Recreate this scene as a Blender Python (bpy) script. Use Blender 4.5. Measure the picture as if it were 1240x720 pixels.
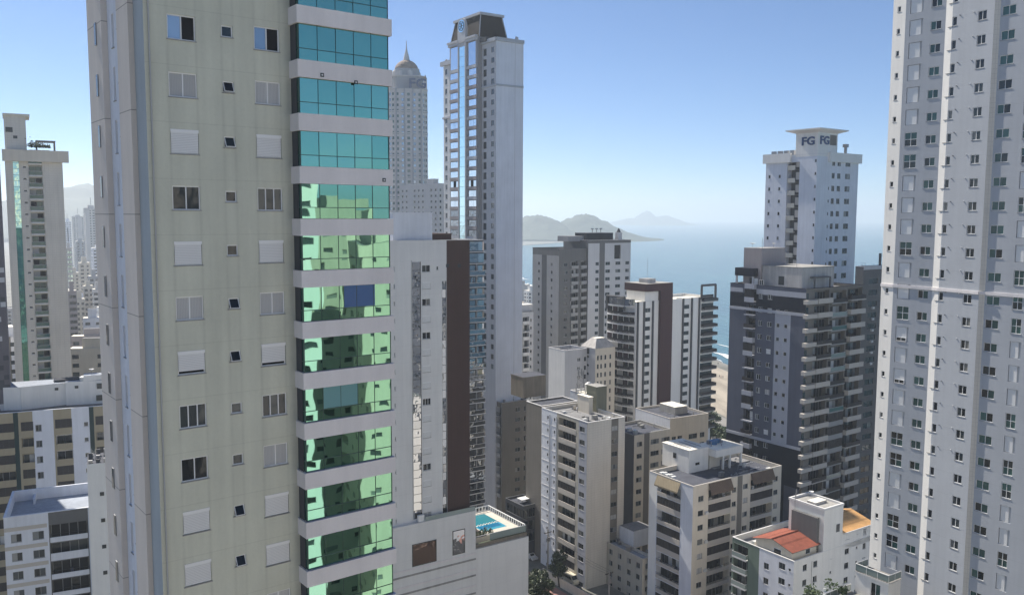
import bpy, math, random
from math import sin, cos, tan, radians as R, pi, atan2, sqrt
from mathutils import Vector, Matrix, noise
random.seed(7)
for o in list(bpy.data.objects): bpy.data.objects.remove(o)
scn = bpy.context.scene
col = scn.collection

# ------------------------------------------------------------------ camera, sky, sun, exposure
F, PITCH, ROLL, HC = 1043.0, R(5.38), R(0.235), 88.0
cam = bpy.data.cameras.new('camera'); cam.sensor_width = 36; cam.sensor_fit = 'HORIZONTAL'
cam.lens = F/1240*36; cam.clip_start = .5; cam.clip_end = 60000
co = bpy.data.objects.new('camera', cam); col.objects.link(co); scn.camera = co
_f = Vector((0, cos(PITCH), -sin(PITCH))); _u = Vector((0, sin(PITCH), cos(PITCH))); _r = Vector((1, 0, 0))
cr_ = _r*cos(ROLL) + _u*sin(ROLL); cu_ = -_r*sin(ROLL) + _u*cos(ROLL)
co.matrix_world = Matrix(((cr_.x, cu_.x, -_f.x, 0), (cr_.y, cu_.y, -_f.y, 0), (cr_.z, cu_.z, -_f.z, HC), (0, 0, 0, 1)))
SUN_AZ, SUN_EL = R(-39.5), R(46)
world = bpy.data.worlds.new('World'); scn.world = world; world.use_nodes = True
nt = world.node_tree; bg = nt.nodes['Background']
sky = nt.nodes.new('ShaderNodeTexSky'); sky.sky_type = 'NISHITA'; sky.sun_disc = False
sky.sun_elevation = SUN_EL; sky.sun_rotation = SUN_AZ; sky.altitude = 3000; sky.air_density = 1.0; sky.dust_density = 0.15; sky.ozone_density = 7.0
nt.links.new(sky.outputs[0], bg.inputs[0]); bg.inputs[1].default_value = 0.075
sun = bpy.data.lights.new('sun', 'SUN'); sun.energy = 5.0; sun.angle = R(.53); sun.color = (1, .93, .82)
so = bpy.data.objects.new('sun', sun); col.objects.link(so)
sd = Vector((sin(SUN_AZ)*cos(SUN_EL), cos(SUN_AZ)*cos(SUN_EL), sin(SUN_EL)))
so.rotation_euler = (-sd).to_track_quat('-Z', 'Y').to_euler(); so.location = (-40, 0, 200)
scn.view_settings.view_transform = 'Standard'; scn.view_settings.look = 'None'
scn.view_settings.exposure = 0.70; scn.view_settings.gamma = 1
try: scn.view_settings.use_curve_mapping = False
except Exception: pass
scn.cycles.max_bounces = 8; scn.cycles.volume_bounces = 1; scn.cycles.caustics_reflective = False

# ------------------------------------------------------------------ measuring helpers (photo survey -> metres)
def ray(u, v):
    a = u-620.0; b = 360.0-v
    return (_f*F + cr_*a + cu_*b)
def proj(x, y, z):
    p = Vector((x, y, z-HC)); d = p.dot(_f)
    return 620+F*p.dot(cr_)/d, 360-F*p.dot(cu_)/d
def at_y(u, v, Y):
    d = ray(u, v); k = Y/d.y; return d.x*k, HC+d.z*k
def at_z(u, v, z):
    d = ray(u, v); k = (z-HC)/d.z; return d.x*k, d.y*k
def z_of(x, y, v):
    lo, hi = -200., 400.
    for _ in range(40):
        m = (lo+hi)/2
        if proj(x, y, m)[1] > v: lo = m
        else: hi = m
    return lo

# ------------------------------------------------------------------ materials
MATS = {}
def _new(name):
    m = bpy.data.materials.new(name); m.use_nodes = True; MATS[name] = m
    return m, m.node_tree, m.node_tree.nodes['Principled BSDF']
def nd(t, kind, **kw):
    n = t.nodes.new(kind)
    for k, v in kw.items(): setattr(n, k, v)
    return n
def mathn(t, op, a, b=None):
    n = nd(t, 'ShaderNodeMath', operation=op)
    for i, x in enumerate((a, b)):
        if x is None: continue
        if isinstance(x, (int, float)): n.inputs[i].default_value = x
        else: t.links.new(x, n.inputs[i])
    return n.outputs[0]
def wallmat(name, rgb, stain=.22, joint=None, tile=None, rough=.85, metal=0, bump=.25, scale=1.0, drips=()):
    m, t, p = _new(name)
    tc = nd(t, 'ShaderNodeTexCoord'); geo = nd(t, 'ShaderNodeNewGeometry')
    def noise(sc, vec, det=4):
        mp = nd(t, 'ShaderNodeMapping'); mp.inputs['Scale'].default_value = vec
        t.links.new(tc.outputs['Object'], mp.inputs[0])
        n = nd(t, 'ShaderNodeTexNoise'); n.inputs['Scale'].default_value = sc; n.inputs['Detail'].default_value = det
        n.inputs['Roughness'].default_value = .62
        t.links.new(mp.outputs[0], n.inputs[0]); return n.outputs[0]
    big = noise(.16*scale, (1, 1, 1)); strk = noise(1.1*scale, (1, 1, .07), 5); fine = noise(5*scale, (1, 1, 1), 3)
    s = mathn(t, 'ADD', mathn(t, 'MULTIPLY', mathn(t, 'SUBTRACT', big, .5), stain*1.5), mathn(t, 'MULTIPLY', mathn(t, 'SUBTRACT', strk, .5), stain*1.7))
    s = mathn(t, 'ADD', s, mathn(t, 'MULTIPLY', mathn(t, 'SUBTRACT', fine, .5), stain*.5))
    s = mathn(t, 'ADD', s, 1.0)
    if joint:      # thin dark joint at each floor slab
        sx = nd(t, 'ShaderNodeSeparateXYZ'); t.links.new(tc.outputs['Object'], sx.inputs[0])
        md = mathn(t, 'MODULO', mathn(t, 'ADD', sx.outputs[2], 300+joint[1]), joint[0])
        ln = mathn(t, 'LESS_THAN', md, .05)
        s = mathn(t, 'MULTIPLY', s, mathn(t, 'SUBTRACT', 1.0, mathn(t, 'MULTIPLY', ln, .09)))
    if tile:       # facing tiles / panels with joints
        sx = nd(t, 'ShaderNodeSeparateXYZ'); t.links.new(tc.outputs['Object'], sx.inputs[0])
        q = mathn(t, 'ADD', sx.outputs[0], sx.outputs[1])
        l1 = mathn(t, 'LESS_THAN', mathn(t, 'MODULO', mathn(t, 'ADD', q, 500), tile[0]), tile[2])
        l2 = mathn(t, 'LESS_THAN', mathn(t, 'MODULO', mathn(t, 'ADD', sx.outputs[2], 500), tile[1]), tile[2])
        ln = mathn(t, 'MAXIMUM', l1, l2)
        s = mathn(t, 'MULTIPLY', s, mathn(t, 'SUBTRACT', 1.0, mathn(t, 'MULTIPLY', ln, tile[3])))
    if drips:      # dirt runs below the window jambs
        sx = nd(t, 'ShaderNodeSeparateXYZ'); t.links.new(tc.outputs['Object'], sx.inputs[0]); dn = noise(.5, (.3, .3, 1), 4)
        for (xd, wd, st_) in drips:
            k = mathn(t, 'DIVIDE', mathn(t, 'ABSOLUTE', mathn(t, 'SUBTRACT', sx.outputs[0], xd)), wd)
            k = mathn(t, 'MAXIMUM', mathn(t, 'SUBTRACT', 1.0, k), 0.0)
            s = mathn(t, 'MULTIPLY', s, mathn(t, 'SUBTRACT', 1.0, mathn(t, 'MULTIPLY', mathn(t, 'MULTIPLY', k, dn), st_)))
    mx = nd(t, 'ShaderNodeVectorMath', operation='SCALE'); mx.inputs[0].default_value = rgb
    t.links.new(s, mx.inputs[3]); t.links.new(mx.outputs[0], p.inputs['Base Color'])
    p.inputs['Roughness'].default_value = rough; p.inputs['Metallic'].default_value = metal; p.inputs['Specular IOR Level'].default_value = .2
    if bump:
        b = nd(t, 'ShaderNodeBump'); b.inputs['Strength'].default_value = bump; b.inputs['Distance'].default_value = .02
        t.links.new(fine, b.inputs['Height']); t.links.new(b.outputs[0], p.inputs['Normal'])
    return m
def plain(name, rgb, rough=.5, metal=0, rnd=0):
    m, t, p = _new(name)
    p.inputs['Base Color'].default_value = (*rgb, 1); p.inputs['Roughness'].default_value = rough; p.inputs['Metallic'].default_value = metal
    if rnd:
        oi = nd(t, 'ShaderNodeObjectInfo'); mx = nd(t, 'ShaderNodeVectorMath', operation='SCALE'); mx.inputs[0].default_value = rgb
        t.links.new(mathn(t, 'ADD', mathn(t, 'MULTIPLY', oi.outputs['Random'], rnd), 1-rnd/2), mx.inputs[3]); t.links.new(mx.outputs[0], p.inputs['Base Color'])
    return m
def glass(name, stops, rough=.06, wob=.02, metal=0., spec=.5, wsc=.9):
    """opaque window glass: what shows behind it varies from one window to the next"""
    m, t, p = _new(name)
    oi = nd(t, 'ShaderNodeObjectInfo'); cr = nd(t, 'ShaderNodeValToRGB'); cr.color_ramp.interpolation = 'CONSTANT'
    e = cr.color_ramp.elements
    while len(e) < len(stops): e.new(.5)
    for k, (ps, c) in enumerate(stops): e[k].position = ps; e[k].color = (*c, 1)
    # one pane of a window differs from the next as well
    tc = nd(t, 'ShaderNodeTexCoord'); geo = nd(t, 'ShaderNodeNewGeometry')
    r = mathn(t, 'FRACT', mathn(t, 'ADD', oi.outputs['Random'], mathn(t, 'MULTIPLY', geo.outputs['Random Per Island'], .35)))
    t.links.new(r, cr.inputs[0]); t.links.new(cr.outputs[0], p.inputs['Base Color'])
    p.inputs['Roughness'].default_value = rough; p.inputs['Metallic'].default_value = metal; p.inputs['Specular IOR Level'].default_value = spec
    n = nd(t, 'ShaderNodeTexNoise'); n.inputs['Scale'].default_value = wsc; n.inputs['Detail'].default_value = 1.0
    t.links.new(tc.outputs['Object'], n.inputs[0])
    b = nd(t, 'ShaderNodeBump'); b.inputs['Strength'].default_value = 1; b.inputs['Distance'].default_value = wob
    t.links.new(n.outputs[0], b.inputs['Height']); t.links.new(b.outputs[0], p.inputs['Normal'])
    return m
# walls
OL_X = (1.18, 2.67, 5.90, 7.39, 4.06, 4.70)
wallmat('olive', (.59, .59, .49), .22, joint=(3.0, 0.1), bump=.5, drips=[(q, .13, .17) for q in OL_X]+[(7.9, .5, .22), (.15, .4, .2)])
wallmat('grey_chamfer', (.40, .44, .46), .2)
wallmat('beige_clad', (.66, .60, .54), .14, tile=(50, 5.6, .05, .5))
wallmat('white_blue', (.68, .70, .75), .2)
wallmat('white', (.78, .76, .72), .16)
wallmat('white_joint', (.72, .71, .69), .13, joint=(3.0, 1.0))
wallmat('bright_white', (.80, .79, .76), .12)
wallmat('band_white', (.74, .70, .69), .16)
wallmat('cream', (.66, .60, .50), .2)
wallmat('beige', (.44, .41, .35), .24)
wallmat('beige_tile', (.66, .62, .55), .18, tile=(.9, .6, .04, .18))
wallmat('taupe', (.19, .175, .155), .22)
wallmat('brown_grey', (.20, .19, .18), .2, tile=(.6, .3, .03, .2))
wallmat('brown_tile', (.085, .052, .045), .16, tile=(.6, .3, .03, .25))
wallmat('maroon', (.070, .034, .036), .18)
wallmat('slate_blue', (.105, .115, .150), .2)
wallmat('navy', (.016, .020, .032), .3)
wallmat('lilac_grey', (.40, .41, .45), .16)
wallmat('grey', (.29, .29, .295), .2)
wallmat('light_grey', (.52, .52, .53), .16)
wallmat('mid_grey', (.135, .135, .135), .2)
wallmat('dark_grey', (.085, .088, .095), .25)
wallmat('pinkish', (.36, .32, .315), .2)
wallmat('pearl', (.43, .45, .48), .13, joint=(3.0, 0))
wallmat('sage', (.155, .205, .165), .2)
wallmat('sand_band', (.36, .31, .215), .2)
wallmat('bottle_green', (.022, .045, .045), .2)
wallmat('weathered', (.45, .43, .41), .55)
wallmat('old_brown', (.22, .19, .15), .55)
wallmat('olive_tank', (.19, .19, .14), .4)
wallmat('awning', (.16, .115, .085), .3, tile=(.5, 50, .06, .35))
wallmat('awning_tan', (.27, .225, .155), .3, tile=(.5, 50, .06, .35))
wallmat('tile_red', (.28, .09, .06), .45, tile=(.55, .9, .12, .35))
wallmat('tile_orange', (.60, .34, .14), .4, tile=(.55, .9, .12, .3))
wallmat('concrete', (.33, .32, .30), .55)
wallmat('roof_pale', (.80, .76, .66), .32)
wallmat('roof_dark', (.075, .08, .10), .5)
wallmat('roof_grey', (.22, .22, .225), .55)
wallmat('roof_blue', (.30, .33, .38), .45)
wallmat('crown_brown', (.014, .011, .012), .3, tile=(1.2, .8, .06, .3))
wallmat('dome_copper', (.26, .20, .165), .3)
wallmat('deck', (.56, .52, .45), .3)
wallmat('asphalt', (.055, .055, .058), .5, scale=.5)
wallmat('paving', (.24, .23, .215), .35, tile=(2, 50, .06, .2))
wallmat('pink_paving', (.36, .20, .17), .3)
wallmat('bark', (.09, .07, .05), .4)
wallmat('far_pale', (.56, .54, .52), .12)
wallmat('far_grey', (.36, .37, .39), .12)
wallmat('checker', (.145, .135, .15), .3)
plain('frame_white', (.78, .78, .77), .4)
plain('frame_grey', (.25, .26, .27), .4, .3)
plain('frame_dark', (.03, .035, .04), .35, .3)
plain('frame_green', (.03, .07, .065), .3, .4)
plain('slab_white', (.66, .65, .64), .7)
plain('slab_grey', (.30, .30, .30), .7)
plain('slab_cream', (.50, .46, .41), .7)
plain('rail_dark', (.03, .03, .035), .4, .4)
plain('rail_white', (.75, .75, .74), .4)
plain('shutter', (.72, .72, .71), .45)
plain('slat_line', (.42, .42, .42), .6)
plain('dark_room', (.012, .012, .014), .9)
plain('screen_dark', (.022, .017, .018), .6)
plain('screen_grey', (.10, .10, .11), .5)
plain('curtain', (.50, .50, .49), .8, 0, .5)
plain('blue_sign', (.006, .040, .14), .35)
plain('blind_blue', (.02, .10, .28), .25)
plain('blind_teal', (.10, .28, .30), .3)
plain('metal_grey', (.3, .3, .31), .4, .7)
plain('tank_blue', (.05, .16, .32), .4)
plain('pool_tile', (.05, .30, .42), .08)
plain('pool_water', (.010, .14, .27), .03)
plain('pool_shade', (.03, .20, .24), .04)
plain('lounger', (.60, .56, .50), .6)
plain('wicker', (.05, .035, .03), .7)
plain('car_white', (.75, .75, .74), .25)
plain('car_cream', (.72, .66, .52), .3)
plain('car_grey', (.09, .10, .11), .25, .3)
plain('tyre', (.02, .02, .02), .8)
plain('lamp_glass', (.7, .65, .5), .2)
plain('skin', (.35, .22, .16), .6)
plain('cloth_dark', (.04, .05, .08), .8)
plain('cloth_red', (.3, .05, .04), .8)
plain('ac_white', (.62, .62, .60), .5)
DK = (.010, .013, .016)
glass('pane_dark', [(0, DK), (.45, (.02, .028, .032)), (.62, (.05, .06, .062)), (.75, (.015, .02, .025)), (.86, (.16, .16, .15)), (.93, (.03, .04, .045))])
glass('pane_green', [(0, (.02, .07, .065)), (.35, DK), (.55, (.035, .10, .09)), (.75, (.02, .03, .035)), (.85, (.05, .13, .12))], wob=.01)
glass('pane_mix', [(0, DK), (.3, (.30, .30, .29)), (.42, (.03, .04, .045)), (.66, (.20, .21, .21)), (.78, (.06, .07, .08))])
glass('pane_teal', [(0, (.03, .09, .09)), (.4, (.05, .13, .12)), (.7, (.015, .04, .045)), (.88, (.12, .20, .18))])
glass('pane_pale', [(0, (.32, .40, .46)), (.35, (.42, .50, .56)), (.65, (.24, .31, .37)), (.9, (.05, .06, .07))], metal=.6)
glass('mirror_green', [(0, (.25, .50, .385)), (.5, (.28, .53, .41))], rough=.015, wob=.007, metal=1, wsc=.5)
glass('mirror_side', [(0, (.05, .17, .15)), (.5, (.06, .19, .17))], rough=.03, wob=.02, metal=.7)
glass('mirror_blue', [(0, (.55, .75, .80)), (.5, (.60, .80, .84))], rough=.04, wob=.02, metal=1)
glass('mirror_dark', [(0, (.22, .24, .27)), (.5, (.32, .34, .37)), (.8, (.16, .18, .21))], rough=.03, wob=.05, metal=1)
glass('mirror_smoke', [(0, (.42, .43, .45)), (.5, (.36, .37, .39))], rough=.02, wob=.012, metal=1)
glass('rail_glass', [(0, (.03, .10, .09)), (.5, (.05, .12, .11))], rough=.05)
glass('rail_glass_pale', [(0, (.22, .27, .25)), (.5, (.26, .31, .29))], rough=.08)

# ------------------------------------------------------------------ mesh builder
class MB:
    def __init__(s): s.v = []; s.f = []; s.m = []; s.keys = []
    def k(s, mat):
        if mat not in s.keys: s.keys.append(mat)
        return s.keys.index(mat)
    def quad(s, a, b, c, d, mat):
        n = len(s.v); s.v += [tuple(a), tuple(b), tuple(c), tuple(d)]; s.f.append((n, n+1, n+2, n+3)); s.m.append(s.k(mat))
    def poly(s, pts, mat):
        n = len(s.v); s.v += [tuple(p) for p in pts]; s.f.append(tuple(range(n, n+len(pts)))); s.m.append(s.k(mat))
    def box(s, x0, x1, y0, y1, z0, z1, mat, top=None):
        n = len(s.v)
        s.v += [(x0, y0, z0), (x1, y0, z0), (x1, y1, z0), (x0, y1, z0), (x0, y0, z1), (x1, y0, z1), (x1, y1, z1), (x0, y1, z1)]
        fs = [(0, 3, 2, 1), (4, 5, 6, 7), (0, 1, 5, 4), (1, 2, 6, 5), (2, 3, 7, 6), (3, 0, 4, 7)]
        for i, f in enumerate(fs):
            s.f.append(tuple(n+j for j in f)); s.m.append(s.k(top if (i == 1 and top) else mat))
    def prism(s, pts, z0, z1, mat, top=None, bot=True):
        """pts counter-clockwise plan"""
        n = len(pts)
        for i in range(n):
            a = pts[i]; b = pts[(i+1) % n]
            s.quad((*a, z0), (*b, z0), (*b, z1), (*a, z1), mat)
        s.poly([(*p, z1) for p in pts], top or mat)
        if bot: s.poly([(*p, z0) for p in reversed(pts)], mat)
    def cyl(s, x, y, z0, z1, r0, r1=None, n=12, mat='metal_grey', cap=True):
        r1 = r0 if r1 is None else r1; b = len(s.v)
        for i in range(n):
            a = 2*pi*i/n; s.v.append((x+r0*cos(a), y+r0*sin(a), z0))
        for i in range(n):
            a = 2*pi*i/n; s.v.append((x+r1*cos(a), y+r1*sin(a), z1))
        for i in range(n):
            j = (i+1) % n; s.f.append((b+i, b+j, b+n+j, b+n+i)); s.m.append(s.k(mat))
        if cap:
            s.f.append(tuple(b+n+i for i in range(n))); s.m.append(s.k(mat))
            s.f.append(tuple(b+n-1-i for i in range(n))); s.m.append(s.k(mat))
    def bar(s, p, q, r, mat, n=6):
        p = Vector(p); q = Vector(q); d = (q-p)
        if d.length < 1e-6: return
        d.normalize(); a = d.orthogonal().normalized(); c = d.cross(a); b = len(s.v)
        for P in (p, q):
            for i in range(n):
                t = 2*pi*i/n; s.v.append(tuple(P+a*r*cos(t)+c*r*sin(t)))
        for i in range(n):
            j = (i+1) % n; s.f.append((b+i, b+j, b+n+j, b+n+i)); s.m.append(s.k(mat))
        s.f.append(tuple(b+n+i for i in range(n))); s.m.append(s.k(mat))
        s.f.append(tuple(b+n-1-i for i in range(n))); s.m.append(s.k(mat))
    def add(s, o, M):
        n = len(s.v); s.v += [tuple(M @ Vector(p)) for p in o.v]
        for f, m in zip(o.f, o.m): s.f.append(tuple(n+i for i in f)); s.m.append(s.k(o.keys[m]))
    def mesh(s, name):
        me = bpy.data.meshes.new(name); me.from_pydata(s.v, [], s.f)
        for kx in s.keys: me.materials.append(MATS[kx])
        me.polygons.foreach_set('material_index', s.m); me.update(); return me
def link(name, me, parent=None, loc=(0, 0, 0), rz=0):
    o = bpy.data.objects.new(name, me); col.objects.link(o); o.parent = parent
    o.location = loc; o.rotation_euler = (0, 0, rz); return o
def empty(name, loc, rz=0):
    o = bpy.data.objects.new(name, None); o.empty_display_size = 1; col.objects.link(o)
    o.location = loc; o.rotation_euler = (0, 0, rz); return o
def tag(o, label, cat, group=None):
    o['label'] = label; o['category'] = cat
    if group: o['group'] = group
    return o

# ------------------------------------------------------------------ windows and balconies (local: x along wall, -y outward, z up)
CACHE = {}
def window_mb(w, h, style='slide', fr='frame_white', pane='pane_dark', fw=.06, d=.12):
    """returns (frame, pane) builders; origin = middle of the opening's sill on the wall plane"""
    key = ('w', round(w, 2), round(h, 2), style, fr, pane, fw, d)
    if key in CACHE: return CACHE[key], key
    f = MB(); p = MB(); a = w/2
    y0, y1 = d-.05, d+.03
    f.box(-a, a, y0, y1, 0, fw, fr); f.box(-a, a, y0, y1, h-fw, h, fr)
    f.box(-a, -a+fw, y0, y1, fw, h-fw, fr); f.box(a-fw, a, y0, y1, fw, h-fw, fr)
    f.box(-a-.05, a+.05, -.05, y0, -.05, -.001, 'slab_grey' if fr != 'frame_white' else 'concrete')     # sill
    if style == 'trim':
        pass
    if style in ('slide', 'trim', 'half', 'curtain'):
        f.box(-fw/2, fw/2, y0, y1, fw, h-fw, fr)
        if style == 'half':
            p.quad((-a+fw, d, fw), (-fw/2, d, fw), (-fw/2, d, h-fw), (-a+fw, d, h-fw), 'mirror_blue' if pane == 'x' else 'pane_pale')
            p.quad((fw/2, d+.02, fw), (a-fw, d+.02, fw), (a-fw, d+.02, h-fw), (fw/2, d+.02, h-fw), 'dark_room')
        else:
            pm = 'curtain' if style == 'curtain' else pane
            p.quad((-a+fw, d, fw), (-fw/2, d, fw), (-fw/2, d, h-fw), (-a+fw, d, h-fw), pm)
            p.quad((fw/2, d, fw), (a-fw, d, fw), (a-fw, d, h-fw), (fw/2, d, h-fw), pm)
            if style == 'curtain':          # folds of the curtain behind
                n = max(6, int(w/.09))
                for i in range(n):
                    x = -a+fw+(i+.5)*(w-2*fw)/n
                    if abs(x) > fw: p.box(x-.012, x+.012, d-.012, d-.002, fw+.02, h-fw-.02, 'slat_line')
    elif style == 'three':
        for x in (-a/3, a/3): f.box(x-fw/2, x+fw/2, y0, y1, fw, h-fw, fr)
        for i in range(3):
            x0 = -a+fw+i*(w-2*fw)/3; x1 = x0+(w-2*fw)/3
            p.quad((x0, d, fw), (x1, d, fw), (x1, d, h-fw), (x0, d, h-fw), pane)
    elif style == 'quad':
        f.box(-fw/2, fw/2, y0, y1, fw, h-fw, fr)
        for (x0, x1) in ((-a+fw, -fw/2), (fw/2, a-fw)):
            f.box(x0, x1, y0+.01, y1-.01, h/2-fw/2, h/2+fw/2, fr)
            p.quad((x0, d, fw), (x1, d, fw), (x1, d, h/2-fw/2), (x0, d, h/2-fw/2), pane)
            p.quad((x0, d, h/2+fw/2), (x1, d, h/2+fw/2), (x1, d, h-fw), (x0, d, h-fw), pane)
    elif style in ('shutter', 'shutgap'):
        z0 = fw + (.14 if style == 'shutgap' else 0)
        y = 0.0
        f.box(-a, a, y-.03, y0, h-.16, h, fr)
        p.quad((-a+.03, y, z0), (a-.03, y, z0), (a-.03, y, h-.16), (-a+.03, y, h-.16), 'shutter')
        k = int((h-.16-z0)/.09)
        for i in range(1, k):
            z = z0+i*(h-.16-z0)/k; p.box(-a+.03, a-.03, y-.006, y-.001, z-.006, z+.006, 'slat_line')
        if style == 'shutgap': p.quad((-a+fw, d, fw), (a-fw, d, fw), (a-fw, d, z0), (-a+fw, d, z0), 'dark_room')
    elif style == 'single':
        p.quad((-a+fw, d, fw), (a-fw, d, fw), (a-fw, d, h-fw), (-a+fw, d, h-fw), pane)
    elif style == 'hopper':
        p.quad((-a+fw, d, fw), (a-fw, d, fw), (a-fw, d, h-fw), (-a+fw, d, h-fw), 'dark_room')
        for (q0, q1) in (((-a+fw, d-.02, h-fw), (-a+fw, d-.28, fw)), ((a-fw, d-.02, h-fw), (a-fw, d-.28, fw)), ((-a+fw, d-.28, fw), (a-fw, d-.28, fw))):
            f.bar(q0, q1, .025, fr, 4)
        p.quad((-a+fw, d-.28, fw), (a-fw, d-.28, fw), (a-fw, d-.02, h-fw), (-a+fw, d-.02, h-fw), 'pane_dark')
    CACHE[key] = (f, p); return (f, p), key
def balcony_mb(w, fh, style='solid', pr=.0, dep=1.2, slab='slab_white', door='pane_dark', hw=None, seed=0):
    """w wide, fh floor height; z=0 is the floor level; opening goes dep deep behind the wall plane, slab sticks out pr"""
    key = ('b', round(w, 2), round(fh, 2), style, pr, dep, slab, door, seed)
    if key in CACHE: return CACHE[key], key
    rs = random.Random(seed*31+int(w*10)); f = MB(); a = w/2; y0 = -pr-.03
    f.box(-a, a, y0, dep-.02, -.17, -.01, slab)                                   # floor slab
    # glazed doors at the back, each leaf different
    n = max(2, int(w/1.1)); dh = min(2.25, fh-.65); yb = dep-.06
    x0 = -a+.15; x1 = a-.15; kk = (x1-x0)/n
    for i in range(n):
        c = rs.random()
        mt = door if c < .5 else ('curtain' if c < .60 else 'dark_room')
        f.quad((x0+i*kk+.05, yb, .05), (x0+(i+1)*kk-.05, yb, .05), (x0+(i+1)*kk-.05, yb, dh), (x0+i*kk+.05, yb, dh), mt)
        f.box(x0+i*kk-.03, x0+i*kk+.05, yb-.02, yb+.03, 0, dh+.04, 'frame_grey' if rs.random() < .7 else 'frame_dark')
    if style in ('solid', 'solid_rail'):
        hh = .95 if style == 'solid' else .55
        f.box(-a, a, y0-.02, y0+.10, -.25, hh, slab)
        if pr > .3:
            for sx in (-1, 1): f.box(sx*(a-.06)-.055, sx*(a-.06)+.055, y0+.10, -.01, -.25, hh, slab)
        if style == 'solid_rail':
            f.bar((-a, y0+.04, 1.05), (a, y0+.04, 1.05), .03, 'rail_dark', 4)
            for i in range(int(w/1.2)+1):
                x = -a+.05+i*(w-.1)/max(1, int(w/1.2)); f.bar((x, y0+.04, hh), (x, y0+.04, 1.05), .02, 'rail_dark', 4)
            if rs.random() < .7:                         # things standing on the balcony
                for i in range(rs.randint(1, 3)):
                    x = rs.uniform(-a+.4, a-.4); f.box(x-.2, x+.2, y0+.4, y0+.8, 0, rs.uniform(.6, 1.2), rs.choice(['wicker', 'lounger', 'cloth_dark', 'shutter']))
    elif style == 'rail':
        f.box(-a, a, y0-.01, y0+.05, -.22, .06, slab)
        f.bar((-a, y0+.03, 1.02), (a, y0+.03, 1.02), .035, 'rail_dark', 4)
        nb = int(w/.16)
        for i in range(nb+1): x = -a+i*w/nb; f.box(x-.012, x+.012, y0+.02, y0+.044, .06, 1.0, 'rail_dark')
        if pr > .3:
            for sx in (-1, 1): f.bar((sx*a, y0+.03, 1.02), (sx*a, -.01, 1.02), .035, 'rail_dark', 4)
    elif style == 'darkrail':
        f.box(-a, a, y0-.02, y0+.05, -.25, .02, slab)
        f.box(-a, a, y0, y0+.04, .05, 1.0, 'screen_dark')
        if pr > .3:
            for sx in (-1, 1): f.box(sx*(a-.03)-.02, sx*(a-.03)+.02, y0+.05, -.01, .05, 1.0, 'screen_dark')
    elif style in ('glassrail', 'palerail'):
        f.box(-a, a, y0-.02, y0+.05, -.25, .08, slab)
        f.box(-a+.02, a-.02, y0, y0+.02, .10, .98, 'rail_glass' if style == 'glassrail' else 'rail_glass_pale')
        f.bar((-a, y0+.01, 1.02), (a, y0+.01, 1.02), .03, 'frame_white', 4)
        if pr > .3:
            for sx in (-1, 1):
                f.box(sx*(a-.04)-.01, sx*(a-.04)+.01, y0+.05, -.01, .1, .98, 'rail_glass' if style == 'glassrail' else 'rail_glass_pale')
                f.bar((sx*(a-.04), y0, 1.02), (sx*(a-.04), -.01, 1.02), .03, 'frame_white', 4)
    elif style in ('closed', 'closedsolid'):
        z0 = 0.08 if style == 'closed' else .95
        f.box(-a, a, y0-.02, y0+.10, -.25, z0, slab)
        mt = 'screen_dark'; zt = fh-.42
        f.quad((-a, y0+.06, z0), (a, y0+.06, z0), (a, y0+.06, zt), (-a, y0+.06, zt), mt)
        n = max(3, int(w/.9))
        for i in range(n+1): x = -a+.03+i*(w-.06)/n; f.box(x-.025, x+.025, y0+.01, y0+.055, z0, zt, 'frame_dark')
    elif style == 'none':
        pass
    CACHE[key] = (f, None); return (f, None), key
MESHC = {}
def cmesh(key, mb, name):
    if key not in MESHC: MESHC[key] = mb.mesh(name)
    return MESHC[key]

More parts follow.
